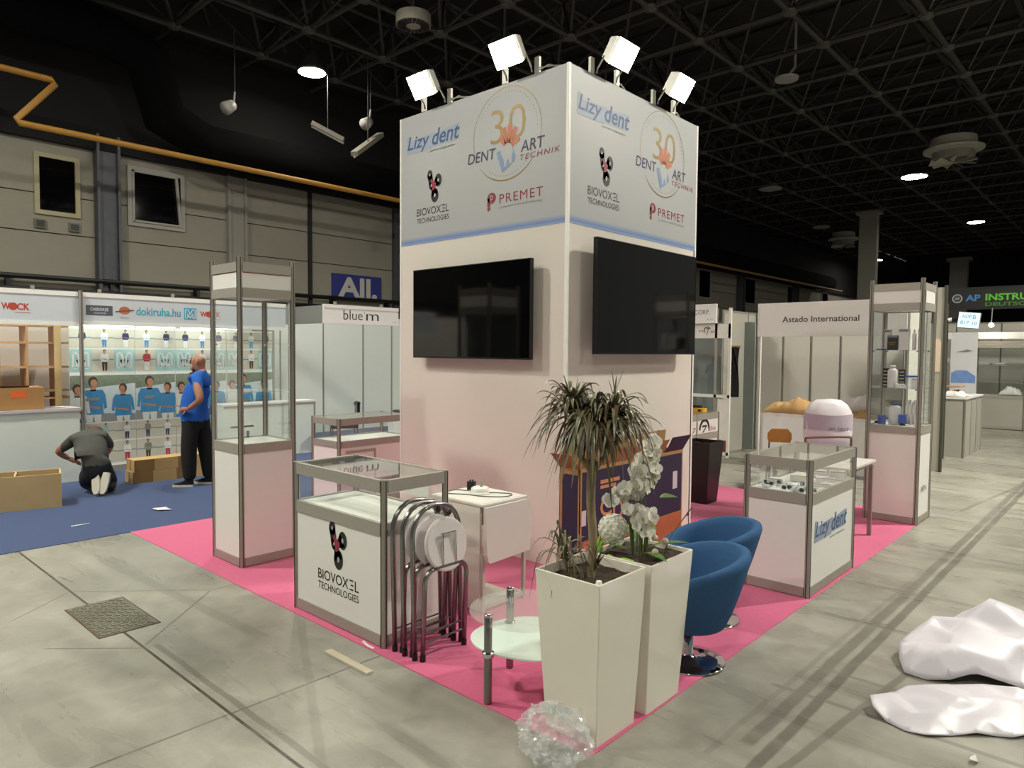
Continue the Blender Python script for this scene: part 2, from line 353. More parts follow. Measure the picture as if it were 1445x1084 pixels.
# high-bay lamps (the four in view, two inferred wide ones, unseen others added for fill)
HB = glow('highbay_glow', (1., .99, .93), HIGHBAY); HBH = mat('lamp_housing', '#3a3935', .5)
HBD = glow('highbay_glow_soft', (1., .98, .92), HIGHBAY*.14)
def highbay(x, y, z, label, r=.2, hb=None):
    t = thing('highbay_lamp', label, 'ceiling lamp', (x, y, z), 0, 'high-bay lamps under the roof')
    MB().lathe([(r*1.12, .0), (r*1.1, .05), (r*.6, .2), (r*.35, .42), (.03, .5)], 18).build('housing', HBH, t, True)
    MB().lathe([(.01, -.012), (r, -.01), (r, -.004)], 18).build('lens', hb or HB, t)
    MB().tube([(0, 0, .5), (0, 0, 9.64-z)], .015, 6).build('hanger', TRUSS, t)
highbay(-9.9, 3.85, 7.6, 'glowing ceiling lamp nearest the left hall wall', .28, HBD)
highbay(-2.62, 21.8, 7.6, 'largest glowing ceiling lamp above the right-hand aisle', .38, HBD)
highbay(-2.6, 32.5, 7.6, 'small glowing ceiling lamp farther along, at the right edge', .32, HBD)
highbay(-9.6, 43.6, 7.6, 'farthest glowing ceiling lamp beside the steel column', .32, HBD)
for x, y in ((4.7, 11.5), (4.7, -6), (-2.6, -7), (-9.8, -8.8), (-5.2, .9), (9.5, 2)): highbay(x, y, 7.6, 'unseen ceiling lamp added as fill light')  # added out of view to fill the hall with light
highbay(-5.4, -5.2, 7.6, 'wide ceiling lamp outside the picture, left of the camera', .3); highbay(5.0, 6.4, 7.6, 'wide ceiling lamp outside the picture, above the right aisle', .42)
# swirl diffusers
AIRW = mat('diffuser_white', '#8e8a7e', .6, var=.06)
def diffuser(x, y, z, r, label, sc=1.):
    t = thing('air_diffuser', label, 'air diffuser', (x, y, z), 0, 'round ceiling air diffusers')
    MB().lathe([(r*.98, .02), (r, .0), (r*1.0, .3*r*2), (r*.7, .34*r*2), (.05, .35*r*2)], 28).build('drum', AIRW, t)
    MB().lathe([(.01, -.01), (r*.98, 0), (r*.98, .015)], 28).build('face_plate', mat('diffuser_face', '#a39d90', .6), t)
    for k in range(20):
        a = 2*PI*k/20; c, s_ = math.cos(a), math.sin(a)
        MB().ext([(r*.42*c-.012*s_, r*.42*s_+.012*c, -.016), (r*.42*c+.012*s_, r*.42*s_-.012*c, -.016), (r*.93*c+.035*s_, r*.93*s_-.035*c, -.006), (r*.93*c-.035*s_, r*.93*s_+.035*c, -.006)], (0, 0, -.004)).build('slot', BLACKP, t)
    MB().tube([(0, 0, .6*r), (0, 0, 9.5-z)], .02, 6).build('hanger', TRUSS, t)
diffuser(-6.2, 3.55, 7.35, .30, 'drum-shaped slotted air diffuser at the top edge of the picture')
def open_diffuser(x, y, z, r, label):
    t = thing('air_diffuser', label, 'air diffuser', (x, y, z), 0, 'round ceiling air diffusers')
    MB().lathe([(r*.7, .1), (r, .14), (r*1.02, .2), (r*.8, .26), (r*.75, .5), (.05, .52)], 28).build('collar', mat('diffuser_light', '#b9b4a4', .6), t)
    MB().lathe([(r*.6, -.12), (r*.72, -.05), (r*.7, .1), (.05, .1)], 24).build('drum', AIRW, t)
    for k in range(9):
        a = 2*PI*k/9; c, s_ = math.cos(a), math.sin(a)
        MB().ext([(0, 0, -.2), (r*.75*c-.1*s_, r*.75*s_+.1*c, -.12), (r*.8*c+.06*s_, r*.8*s_-.06*c, -.22)], (0, 0, .012)).build('vane', mat('diffuser_light', '#b9b4a4', .6), t)
    MB().tube([(0, 0, .5), (0, 0, 9.5-z)], .05, 6).build('hanger', TRUSS, t)
open_diffuser(-1.0, 19.0, 7.4, .75, 'big pale diffuser with open vanes at upper right')
open_diffuser(-8.3, 33, 7.3, .7, 'distant diffuser left of the steel column')
o = MB().lathe([(.13, 0), (.24, .0), (.25, .05), (.14, .06)], 24).tube([(0, 0, .05), (.1, .2, .32), (.1, .2, 1.86)], .03).build('ring_speaker', mat('ring_white', '#a39f97', .5)); o.location = (-2.7, 11.1, 7.7); tag(o, 'white ring-shaped ceiling speaker below the truss', 'speaker')
for px, py, pz, lab in ((-6.9, 20.5, 7.6, 'flat round ceiling speaker right beside the tower top'), (-8.2, 29.5, 7.6, 'faint far ceiling speaker above the distant wall')):
    o = MB().lathe([(.05, .1), (.35, .06), (.4, 0), (.3, -.03), (.02, -.04)], 20).build('ceiling_speaker', mat('speaker_pale', '#9d998f', .6)); o.location = (px, py, pz); tag(o, lab, 'speaker')
# wall projectors and tube lamps by the left wall
def tubelamp(p, q, label):
    p, q = Vector(p), Vector(q); t = thing('tube_lamp', label, 'lamp', p)
    MB().bar((0, 0, 0), q-p, .16, .09).build('housing', mat('tube_lamp_grey', '#8d887b', .5), t); MB().tube([Vector((0, 0, -.06)), q-p+Vector((0, 0, -.06))], .03).build('tube', mat('tube_off', '#b5b2a8', .3), t)
    MB().tube([(q-p)*.5, (q-p)*.5+Vector((0, 0, 8-p.z))], .012, 5).build('hanger', TRUSS, t)
tubelamp((-10, 3.901, 6.573), (-9.6, 4.428, 6.256), 'unlit tube lamp hanging left of the tower')
tubelamp((-9, 4.281, 5.831), (-9.6, 5.403, 6.599), 'slim unlit tube lamp tilted the other way beside the tower')
def spot(p, label):
    t = thing('ceiling_spotlight', label, 'spotlight', p); w = mat('spot_white', '#b2aea8', .5)
    MB().tube([(0, 0, 0), (.05, -.16, -.12)], [.1, .13], 12).build('head', w, t, True); MB().bar((-.03, .04, .02), (-.06, .08, .28), .03).build('bracket', w, t); MB().tube([(-.06, .08, .28), (-.06, .08, 8-p.z)], .012, 5).build('hanger', TRUSS, t)
spot(Vector((-9.5, 5.021, 6.784)), 'white unlit spotlight above the tilted tube lamp'); spot(Vector((-10, 2.154, 6.506)), 'white unlit spotlight alone on the dark ceiling')
# steel columns of the hall
def column(x, y, w, label):
    t = thing('steel_column', label, 'column', (x, y, 0)); m = mat('column_pale', '#9b978c', .6, var=.06)
    MB().box(-w, -w*.5, 0, -w+.06, w*.5, TZ-.1).build('flange', m, t); MB().box(w-.06, -w*.5, 0, w, w*.5, TZ-.1).build('flange', m, t); MB().box(-w+.06, -w*.45, 0, w-.06, -w*.2, TZ-.1).build('web', m, t)
    MB().box(-w*1.35, -w*.8, TZ-.1, w*1.35, w*.8, TZ+.12).build('cap_plate', m, t)
column(-6.1, 29.4, .36, 'pale steel hall column rising behind the tall showcase'); column(-6.3, 50, .5, 'farther pale steel column above the dark AP fascia')

# ------------------------------------------------------------------ the stand: pink carpet, tower, lamps, screens
PINK = mat('pink_carpet_pile', '#d9698f', .95, var=.1, scale=40, bump=.25, bscale=500, spec=.1, sub=.35)
ct = MB().box(-3.7, -1.965, .0, 1.7, 4.25, .006).build('carpet', PINK); tag(ct, 'bright pink carpet under the tower and its showcases', 'carpet')
o = MB().box(-1.87, -2.99, 0, -1.21, -2.65, .004).build('floor_hatch', mat('hatch_steel', '#7d7a6d', .4, metal=.5, var=.2, scale=12)); tag(o, 'steel chequer-plate hatch set in the concrete floor', 'floor hatch')
q = MB()
for i in range(16):
    for j in range(9):
        x, y = -1.85+i*.04, -2.97+j*.036; s_ = 1 if (i+j) % 2 else -1
        q.bar((x, y-.012*s_, .005), (x+.022, y+.012*s_, .005), .009, .006)
e = q.build('tread_pattern', mat('hatch_tread', '#a5a18c', .35, metal=.6), o); e['kind'] = 'stuff'
MB().box(-1.88, -3.0, 0, -1.2, -2.99, .003).box(-1.88, -2.65, 0, -1.2, -2.64, .003).box(-1.88, -2.99, 0, -1.87, -2.65, .003).box(-1.21, -2.99, 0, -1.2, -2.65, .003).build('rim', mat('rust', '#5a4433', .8, var=.2), o)

TW = 2.084; TH_ = 4.0
tw = thing('booth_tower', 'tall white square tower with printed header and two screens', 'exhibition tower', (0, 0, .006))
for x0, x1, y0, y1 in ((-TW, -.02, 0, .04), (-.04, 0, .02, TW), (-TW, -.0, TW-.04, TW), (-TW, -TW+.04, .04, TW-.04)):
    z = .0
    MB().box(x0, y0, 0, x1, y1, 2.77).build('wall_panel', WALLW, tw)
MB().box(-.022, -.003, 0, .004, .022, TH_+.004).build('corner_post', mat('corner_white', '#f2efe9', .4), tw); MB().box(-.03, TW-.025, 0, .004, TW+.004, TH_+.002).build('corner_post', WHITE, tw); MB().box(-TW-.004, -.003, 0, -TW+.022, .025, TH_+.002).build('corner_post', WHITE, tw)
q = MB(); q.box(-TW, TW-.04, 2.77, 0, TW, TH_).box(-TW, .04, 2.77, -TW+.04, TW-.04, TH_); q.build('rear_header', PRINTW, tw)
def band_mat():
    m = bpy.data.materials.new('blue_fade_print'); m.use_nodes = True; N = m.node_tree.nodes; L = m.node_tree.links
    tc = N.new('ShaderNodeTexCoord'); se = N.new('ShaderNodeSeparateXYZ'); cr = N.new('ShaderNodeValToRGB'); L.new(tc.outputs['Generated'], se.inputs[0]); L.new(se.outputs[2], cr.inputs[0])
    e = cr.color_ramp.elements; e[0].position = 0; e[0].color = hexc('#95a6c8')+(1,); e[1].position = 1; e[1].color = hexc('#adaeaf')+(1,)
    k = e.new(.35); k.color = hexc('#6b86bd')+(1,)
    b = N['Principled BSDF']; L.new(cr.outputs[0], b.inputs['Base Color']); b.inputs['Roughness'].default_value = .45; return m
BAND = band_mat()
LOGOM = [BLKINK, PRINTW, CRIM, NAVY, GOLD, ORANGE, TOOTHB, REDINK, LBLUE, PBLUE, GREYINK]
def molecule(q, O, U, V, cx, cy, s):
    # four linked rings with a crimson knot
    c = [(-.075*s, .115*s), (.085*s, .03*s), (-.045*s, -.02*s), (.02*s, -.15*s)]; rr = [.055*s, .07*s, .05*s, .078*s]
    def link(a, b, w0, w1, m):
        A = Vector(a); B = Vector(b); d = (B-A).normalized(); n = Vector((-d.y, d.x))
        q.flat(O, U, V, [(cx+p.x, cy+p.y) for p in (A+n*w0, A-n*w0, B-n*w1, B+n*w1)], m)
    O1 = Vector(O)
    link(c[0], c[2], .045*s, .045*s, 0); link(c[2], (0, -.04*s), .04*s, .04*s, 0); link(c[1], (.0, -.02*s), .06*s, .03*s, 0); link(c[3], (-.02*s, -.04*s), .06*s, .03*s, 0)
    for (a, b), r in zip(c, rr): q.flat(O, U, V, circ(cx+a, cy+b, r, 18, .9, 1.15), 0)
    n_ = Vector(U).cross(Vector(V))*.0004
    q.flat(O1+n_, U, V, [(cx+a*s, cy+b*s) for a, b in ((-.06, .035), (-.035, .06), (0, .02), (.045, .0), (.03, -.05), (.0, -.085), (-.03, -.08), (-.03, -.03))], 2)
    for (a, b), r in zip(c, rr): q.flat(O1+n_*2, U, V, circ(cx+a, cy+b, r*.26, 10, .85, 1.3), 1)
def lizy(q, O, U, V, x, y, w, h):
    n_ = Vector(U).cross(Vector(V))*.0004
    q.flat(O, U, V, [(x-.0, y-.12*h), (x+.5*w, y-.1*h), (x+.54*w, y+.85*h), (x+.09*w, y+.72*h), (x+.06*w, y+1.05*h), (x+.02*w, y+1.05*h)], 9)
    q.flat(O, U, V, [(x+.5*w, y+.0*h), (x+.95*w, y+.02*h), (x+1.0*w, y+.95*h), (x+.9*w, y+.95*h), (x+.55*w, y+.75*h)], 9)
    q.text('Lizy', Vector(O)+n_, U, V, x+.02*w, y-.12*h, .43*w, 1.1*h, 8, .25, .012); q.text('dent', Vector(O)+n_, U, V, x+.5*w, y+.06*h, .5*w, .98*h, 8, .25, .018)
    q.text('partner a fogászatban', O, U, V, x+.46*w, y-.33*h, .46*w, .16*h, 0, .2)
def header_prints(p, O, U, V):
    def b(name, fn):
        q = MB(); fn(q); q.build(name, LOGOM, p)
    b('lizy_logo', lambda q: lizy(q, O, U, V, .10, 3.655, .75, .15))
    b('molecule_logo', lambda q: molecule(q, O, U, V, .50, 3.312, .74))
    b('biovoxel_lettering', lambda q: (q.text('BIOVOX', O, U, V, .257, 3.032, .345, .07, 0), q.flat(O, U, V, [(.613, 3.032), (.655, 3.032), (.655, 3.042), (.613, 3.042)], 0), q.flat(O, U, V, [(.625, 3.062), (.655, 3.062), (.655, 3.071), (.625, 3.071)], 0), q.flat(O, U, V, [(.613, 3.092), (.655, 3.092), (.655, 3.102), (.613, 3.102)], 0), q.text('L', O, U, V, .668, 3.032, .042, .07, 0), q.text('TECHNOLOGIES', O, U, V, .257, 2.962, .453, .047, 0)))
    def big(q):
        cx, cy = 1.42, 3.585
        q.ring(O, U, V, cx, cy, .383, .392, -18, 200, 60, 4, lambda t: .35+.65*math.sin(PI*min(1, t*1.2))); q.ring(O, U, V, cx, cy, .382, .392, 218, 325, 40, 4, lambda t: .3+.9*math.sin(PI*t))
        for k in range(64):
            a = math.radians(k*360/64)
            if 150 < (k*360/64) < 235 or (k*360/64) > 330: continue
            q.ring(O, U, V, cx, cy, .345, .352, math.degrees(a), math.degrees(a)+2, 1, 10)
        q.text('30', O, U, V, 1.24, 3.52, .40, .285, 4, 0, -.012)
        n_ = Vector(U).cross(Vector(V))*.0005; O2 = Vector(O)+n_
        for k, (a, l, w) in enumerate(((128, .15, .026), (105, .19, .027), (82, .2, .027), (60, .19, .026), (30, .15, .026))):   # the hand
            a = math.radians(a); c, s_ = math.cos(a), math.sin(a); bx, by = 1.44, 3.455
            q.flat(O2, U, V, [(bx+.05*c-s_*w*.7, by+.05*s_+c*w*.7), (bx+.05*c+s_*w*.7, by+.05*s_-c*w*.7), (bx+l*c+s_*w, by+l*s_-c*w), (bx+l*c-s_*w, by+l*s_+c*w)], 5)
        q.flat(O2+n_, U, V, [(1.31, 3.445), (1.37, 3.46), (1.50, 3.455), (1.53, 3.37), (1.515, 3.345), (1.385, 3.27), (1.375, 3.275)], 6)
        q.flat(O2+n_*2, U, V, [(1.36, 3.455), (1.40, 3.475), (1.44, 3.46), (1.49, 3.47), (1.505, 3.43), (1.49, 3.39), (1.485, 3.325), (1.465, 3.33), (1.455, 3.37), (1.435, 3.36), (1.425, 3.315), (1.405, 3.31), (1.395, 3.375), (1.365, 3.42)], 1)
        q.text('DENT', O2, U, V, .96, 3.40, .34, .09, 3, .12, .006); q.text('ART', O2, U, V, 1.587, 3.40, .26, .093, 3, .12, .006); q.text('TECHNIK', O2, U, V, 1.58, 3.335, .425, .045, 7, .2, 0, 1.25)
    b('anniversary_logo', big)
    def premet(q):
        n_ = Vector(U).cross(Vector(V))*.0005
        q.flat(O, U, V, circ(1.255, 3.07, .052, 20, 1, .9), 7); q.flat(O, U, V, [(1.203, 3.07), (1.24, 3.07), (1.24, 3.0), (1.203, 3.0)], 7); q.flat(O, U, V, circ(1.222, 2.98, .019, 12), 7)
        q.text('p', Vector(O)+n_, U, V, 1.235, 3.035, .036, .06, 1)
        q.text('PREMET', O, U, V, 1.348, 3.013, .486, .075, 7, 0, 0, 1.15); q.text('Competence in dental 3D technology', O, U, V, 1.345, 2.966, .485, .026, 10)
    b('premet_logo', premet)
hl = MB().box(-TW+.02, -.003, 2.84, -.022, .04, TH_).build('header_panel', PRINTW, tw); header_prints(hl, (-TW, -.0045, 0), X, Z)
MB().box(-TW+.02, -.003, 2.77, -.022, .04, 2.84).build('blue_band', BAND, hl)
hr = MB().box(-.04, .022, 2.84, .003, TW-.025, TH_).build('header_panel', PRINTW, tw); header_prints(hr, (.0045, 0, 0), Y, Z)
MB().box(-.04, .022, 2.77, .003, TW-.025, 2.84).build('blue_band', BAND, hr)
q = MB().box(-.016, TW-.07, .10, .012, TW-.045, .13); q.build('cable_grommet', BLACKP, tw)

# televisions
SCREEN = mat('screen_glass', '#030304', .06, var=0, spec=.6); BEZ = mat('bezel_black', '#0a0a0b', .3)
def tv(label, loc, rz, w, h, off, tilt=0.):
    t = thing('television', label, 'television', loc, rz)
    b = MB().box(-w/2, -off-.035, 0, w/2, -off, h).build('housing', BEZ, t)
    MB().box(-w/2+.008, -off-.038, .014, w/2-.008, -off-.035, h-.008).build('screen', SCREEN, t)
    MB().box(-w/2, -off-.04, 0, w/2, -off-.035, .014).box(-w/2, -off-.04, h-.006, w/2, -off-.035, h).box(-w/2, -off-.04, .014, -w/2+.006, -off-.035, h-.006).box(w/2-.006, -off-.04, .014, w/2, -off-.035, h-.006).build('bezel', mat('bezel_edge', '#1b1b1d', .3, metal=.3), t)
    MB().box(-.25, -.02, h*.25, .25, 0, h*.75).box(-.2, -off, h*.3, -.12, -.02, h*.7).box(.12, -off, h*.3, .2, -.02, h*.7).build('wall_mount', BLACKP, t)
    return t
tv('black television on the left face of the tower', (-1.013, -.005, 1.69), 0, 1.465, .82, .07)
tv('larger black television on the right face of the tower', (.006, 1.02, 1.74), PI/2, 1.63, .935, .1)

# floodlights on the tower rim
def floodlight(label, loc, rz, col, k):
    t = thing('floodlight', label, 'floodlight', loc, rz, 'floodlights on the tower rim'); m = mat('flood_bracket', '#c9c5ba', .45, metal=.2)
    for s_ in (-1, 1):
        MB().box(s_*.18-.025, -.010, .003, s_*.18+.025, .014, .13).build('post', m, t)
        MB().tube([(s_*.14, -.02, .012), (s_*.14, -.03, .05), (s_*.145, -.1, .13)], .008, 6).build('yoke_arm', CHROME, t)
    n = Vector((0, -.84, -.54)).normalized(); u = Vector((1, 0, 0)); v = n.cross(u); c = Vector((0, -.16, .17)); w, h, d = .135, .10, .05
    def pt(a, b, e): return c+u*a+v*b+n*e
    MB().add([pt(-w, -h, 0), pt(w, -h, 0), pt(w, h, 0), pt(-w, h, 0), pt(-w*.8, -h*.8, -d*1.6), pt(w*.8, -h*.8, -d*1.6), pt(w*.8, h*.8, -d*1.6), pt(-w*.8, h*.8, -d*1.6)], [(7, 6, 5, 4), (0, 1, 5, 4), (1, 2, 6, 5), (2, 3, 7, 6), (3, 0, 4, 7)]).build('housing', mat('flood_housing', '#b5b2aa', .4, metal=.4), t)
    lip = .04  # rim added to keep the lamp's light off the header
    MB().add([pt(-w, -h, 0), pt(w, -h, 0), pt(w, h, 0), pt(-w, h, 0), pt(-w*1.04, -h*1.05, lip), pt(w*1.04, -h*1.05, lip), pt(w*1.04, h*1.05, lip), pt(-w*1.04, h*1.05, lip), pt(-w*1.02, -h*1.03, lip), pt(w*1.02, -h*1.03, lip), pt(w*1.02, h*1.03, lip), pt(-w*1.02, h*1.03, lip), pt(-w*.98, -h*.98, 0), pt(w*.98, -h*.98, 0), pt(w*.98, h*.98, 0), pt(-w*.98, h*.98, 0)], [(a, b, b+4, a+4) for o_ in (0, 4, 8) for a, b in ((o_, o_+1), (o_+1, o_+2), (o_+2, o_+3), (o_+3, o_))]).build('added_hood', mat('flood_housing', '#b5b2aa', .4, metal=.4), t)
    MB().add([pt(-w*.96, -h*.94, .001), pt(w*.96, -h*.94, .001), pt(w*.96, h*.94, .001), pt(-w*.96, h*.94, .001)], [(0, 1, 2, 3)]).build('lamp_face', glow('flood_glow_'+str(k), col, FLOOD*(.95, 1, 1.35, 1.35)[k]), t)
    MB().tube([(.2, .0, .04), (.32, .02, .03), (.4, .05, .02)], .006, 5).tube([(.2, .0, .02), (.28, .02, .05), (.36, .05, .02)], .006, 5).build('cable', m, t)
floodlight('yellowish floodlight over the outer left corner of the tower', (-1.565, .012, 4.011), 0, (.95, 1, .84), 0)
floodlight('floodlight on the left face, nearest the front corner', (-.515, .012, 4.011), 0, (.96, 1, .9), 1)
floodlight('floodlight on the right face, nearest the front corner', (-.012, .49, 4.011), PI/2, (1, .95, .88), 2)
floodlight('floodlight over the outer right corner of the tower', (-.012, 1.44, 4.011), PI/2, (1, .95, .89), 3)

# ------------------------------------------------------------------ aluminium display cases
def post_geo(q, cx, cy, z0, z1, r=.021):
    poly = []
    for k in range(16):
        a = 2*PI*(k+.5)/16; rr = r*(1.0 if k % 4 in (0, 3) else .93) if k % 2 else r*.97
        poly.append((cx+rr*math.cos(a)*1.02, cy+rr*math.sin(a)*1.02))
    q.prism(poly, z0, z1)
    for dx, dy in ((r, 0), (-r, 0), (0, r), (0, -r)):       # dark grooves between the ribs
        q.box(cx+dx-.0025, cy+dy-.0025, z0, cx+dx+.0025, cy+dy+.0025, z1-.002, 1)
GROOVE = mat('profile_groove', '#3b3833', .6, metal=.3)
def display_case(name, label, cat, loc, a, b, H, zs, panel_m=None, mid=None, header=None, shelves=(), group=None, rails=.075, door=False):
    t = thing(name, label, cat, loc, 0, group); panel_m = panel_m or WHITE; ph = header is not None
    for cx, cy in ((-.02, .02), (-a+.02, .02), (-.02, b-.02), (-a+.02, b-.02)):
        q = MB(); post_geo(q, cx, cy, .006, H); q.cbox(cx-.018, cy-.018, H, cx+.018, cy+.018, H+.004, .008); q.build('post', [ALU, GROOVE], t)
    def rail(z0, z1, m=ALUD):
        for x0, x1, y0, y1 in ((-a+.04, -.04, .004, .03), (-a+.04, -.04, b-.03, b-.004)):
            MB().box(x0, y0, z0, x1, y1, z1).build('rail', m, t)
        for x0, x1 in ((-.03, -.004), (-a+.004, -a+.03)):
            MB().box(x0, .04, z0, x1, b-.04, z1).build('rail', m, t)
    def skin(nm, z0, z1, m, ins=.012, th=.004, sides='fblr'):
        if 'f' in sides: MB().box(-a+.038, ins, z0, -.038, ins+th, z1).build(nm, m, t)
        if 'b' in sides: MB().box(-a+.038, b-ins-th, z0, -.038, b-ins, z1).build(nm, m, t)
        if 'r' in sides: MB().box(-ins-th, .038, z0, -ins, b-.038, z1).build(nm, m, t)
        if 'l' in sides: MB().box(-a+ins, .038, z0, -a+ins+th, b-.038, z1).build(nm, m, t)
    rail(.012, .012+.068); rail(zs-rails, zs)
    skin('panel', .08, zs-rails, panel_m)
    MB().box(-a+.035, .035, zs-.03, -.035, b-.035, zs-.006).build('platform', WHITE, t)
    if ph:
        ztop = H-.04; zl = header
        rail(ztop-rails, ztop); rail(zl, zl+rails); skin('header_panel', zl+rails, ztop-rails, WHITE)
        skin('glass_pane', zs, zl, GLASS); MB().box(-a+.035, .035, zl+.01, -.035, b-.035, zl+.02).build('top_board', WHITE, t)
    else:
        rail(H-rails, H); skin('glass_pane', zs, H-rails, GLASS); MB().box(-a+.04, .03, H-.006, -.04, b-.03, H-.001).build('glass_top', GLASS, t)
    for z in shelves:
        MB().box(-a+.02, .018, z, -.02, b-.018, z+.006).build('glass_shelf', ACRYL, t)
        for cx, cy in ((-.05, .03), (-a+.05, .03), (-.05, b-.03), (-a+.05, b-.03)): MB().box(cx-.012, cy-.008, z-.012, cx+.012, cy+.008, z).build('shelf_clip', CHROME, t)
    return t
cL = display_case('display_counter', 'glass-topped display counter with molecule logo and BIOVOXEL lettering', 'display counter', (.172, -1.916, 0), 1.0, .52, 1.0, .746)
q = MB(); O = (-1.0, .0105, 0); molecule(q, O, X, Z, .51, .545, .72); q.build('molecule_logo', LOGOM, cL)
q = MB(); q.text('BIOVOX', O, X, Z, .292, .274, .34, .066, 0, 0, .006); q.flat(O, X, Z, [(.645, .274), (.685, .274), (.685, .283), (.645, .283)]); q.flat(O, X, Z, [(.657, .302), (.685, .302), (.685, .311), (.657, .311)]); q.flat(O, X, Z, [(.645, .331), (.685, .331), (.685, .34), (.645, .34)]); q.text('L', O, X, Z, .70, .274, .04, .066, 0, 0, .006); q.text('TECHNOLOGIES', O, X, Z, .292, .21, .448, .046, 0, 0, .004); q.build('biovoxel_lettering', LOGOM, cL)
MB().box(-.52, .495, .80, -.18, .499, .87).build('door_label', mat('paper_white', '#d9d6d0', .7), cL)
cR = display_case('display_counter', 'glass-topped display counter with blue Lizy dent print by the aisle', 'display counter', (1.684, .682, 0), .5, 1.02, 1.0, .755)
q = MB(); lizy(q, (.0005, 0, 0), Y, Z, .118, .40, .72, .135); o = q.build('lizy_logo', LOGOM, cR); o.location = (-.0105, 0, 0)
cB = display_case('display_counter', 'empty display counter standing behind the tall left showcase', 'display counter', (-3.08, -.06, 0), .55, 1.0, 1.0, .75)
MB().box(-.004, .1, .61, .0, .5, .64).box(-.004, .48, .1, .0, .5, .61).build('sliding_door_edge', ALUD, cB)
sL = display_case('tall_showcase', 'tall glass showcase with white base left of the tower', 'showcase', (-1.873, -1.77, 0), .51, .50, 2.486, .997, header=2.17, shelves=(1.41, 1.80))
MB().box(-.49, .16, 1.08, -.47, .36, 1.095).tube([(-.46, .3, .997), (-.46, .3, 1.05)], .012).build('door_lock', STEEL, sL)
for f in ('f',):
    MB().box(-.46, .009, 2.365, -.05, .0115, 2.37).build('red_trim', CRIM, sL)
MB().box(-.0115, .05, 2.362, -.009, .45, 2.367).build('red_trim', CRIM, sL)
sR = display_case('tall_showcase', 'tall glass showcase stocked with bottles and boxes by the aisle', 'showcase', (1.711, 3.647, 0), .515, .56, 2.528, 1.01, header=2.21, shelves=(1.40, 1.795))
MB().box(-.008, .1, 2.29, -.006, .46, 2.41, 0).text('APA', (-.0055, 0, 0), Y, Z, .17, .325, .22, .06, 1, 0, .02).build('header_print', [mat('paper_white', '#d9d6d0', .7), GREYINK], sR)
cM = display_case('display_counter', 'display counter with red and black logo behind the tower', 'display counter', (-.65, 3.02, 0), .5, 1.02, 1.0, .75)
MB().box(-.0075, .06, .755, -.0055, .98, .92).build('logo_sheet', mat('paper_white', '#d9d6d0', .7), cM)
q = MB(); O = (-.0045, 0, 0); q.ring(O, Y, Z, .62, .80, .10, .14, 0, 180, 16, 0); q.flat(O, Y, Z, [(.56, .855), (.70, .855), (.60, .765), (.565, .765), (.645, .83), (.56, .83)], 0); q.text('7i', O, Y, Z, .30, .775, .14, .06, 7); q.text('allie', O, Y, Z, .72, .775, .2, .06, 7); q.build('logo_print', LOGOM, cM)
MB().box(-.02, .41, .012, .0, .44, 1.0).build('mid_post', ALU, cM)

# ------------------------------------------------------------------ furniture on the stand
def smooth_path(pts, n=6):
    P = [Vector(p) for p in pts]; out = []
    for i in range(len(P)-1):
        p0, p1, p2, p3 = P[max(i-1, 0)], P[i], P[i+1], P[min(i+2, len(P)-1)]
        for k in range(n):
            t = k/n; out.append(.5*((2*p1)+(p2-p0)*t+(2*p0-5*p1+4*p2-p3)*t*t+(3*p1-p0-3*p2+p3)*t**3))
    out.append(P[-1]); return out
# folding stools, folded flat and leaning side by side
SEATM = mat('stool_seat_white', '#cfc8c6', .5, var=.03)
def arch(w, h, r, lean=0., x=0., n=10):
    pts = [(x, -w/2, 0)]
    for k in range(n+1):
        a = PI*k/n; pts.append((x+lean*(h-r+r*math.sin(a))/h, -w/2+r-r*math.cos(a) if k <= n/2 else w/2-r-r*math.cos(a), h-r+r*math.sin(a)))
    pts.append((x, w/2, 0)); return pts
def stool(label, loc, rz, lean):
    t = thing('folding_stool', label, 'folding stool', loc, rz, 'folded stools leaning on the counter')
    MB().tube(arch(.36, .86, .165, lean), .0145, 8).build('front_frame', STEEL, t, True)
    MB().tube(arch(.32, .52, .07, .02, .045), .0145, 8).build('rear_frame', STEEL, t, True)
    for y in (-.18, .18): MB().tube([(0, y, 0), (0, y, .035)], .017, 8).build('foot_cap', BLACKP, t)
    for y in (-.16, .16): MB().tube([(.045, y, 0), (.045, y, .035)], .017, 8).build('foot_cap', BLACKP, t)
    MB().tube([(.0, -.18, .13), (.0, .18, .13)], .006, 6).build('stretcher', STEEL, t); MB().tube([(.047, -.16, .10), (.047, .16, .10)], .006, 6).build('stretcher', STEEL, t)
    q = MB(); c = Vector((.06, 0, .645)); R = .155
    ax = Vector((.985, 0, .17)).normalized(); v = Vector((-.17, 0, .985)).normalized(); u = Vector((0, 1, 0)); prof = [(R*.94, -.014), (R, -.008), (R, .008), (R*.94, .014)]
    n = 28; vs = []
    for r, e in prof:
        for k in range(n): a = 2*PI*k/n; vs.append(c+u*r*math.cos(a)+v*r*math.sin(a)+ax*e)
    q.add(vs, [(i*n+j, i*n+(j+1) % n, (i+1)*n+(j+1) % n, (i+1)*n+j) for i in range(3) for j in range(n)]+[tuple(range(n-1, -1, -1)), tuple(range(3*n, 4*n))]); seat = q.build('seat', SEATM, t)
    for y in (-.05, .05):
        q = MB(); q.tube([c+Vector((.03, y, -.11)), c+Vector((.022, y, .07))], .008, 6); q.build('seat_bracket', CHROME, seat)
    MB().tube([c+Vector((.03, -.1, -.115)), c+Vector((.03, .1, -.115))], .01, 6).build('hinge_bar', STEEL, seat)
    MB().tube([c+Vector((.022, -.055, .07)), c+Vector((.022, .055, .07))], .006, 6).build('latch_bar', CHROME, seat)
    MB().ball(c+Vector((.0, .02, .18)), .018, 8, 5).build('rubber_knob', BLACKP, t)
    return t
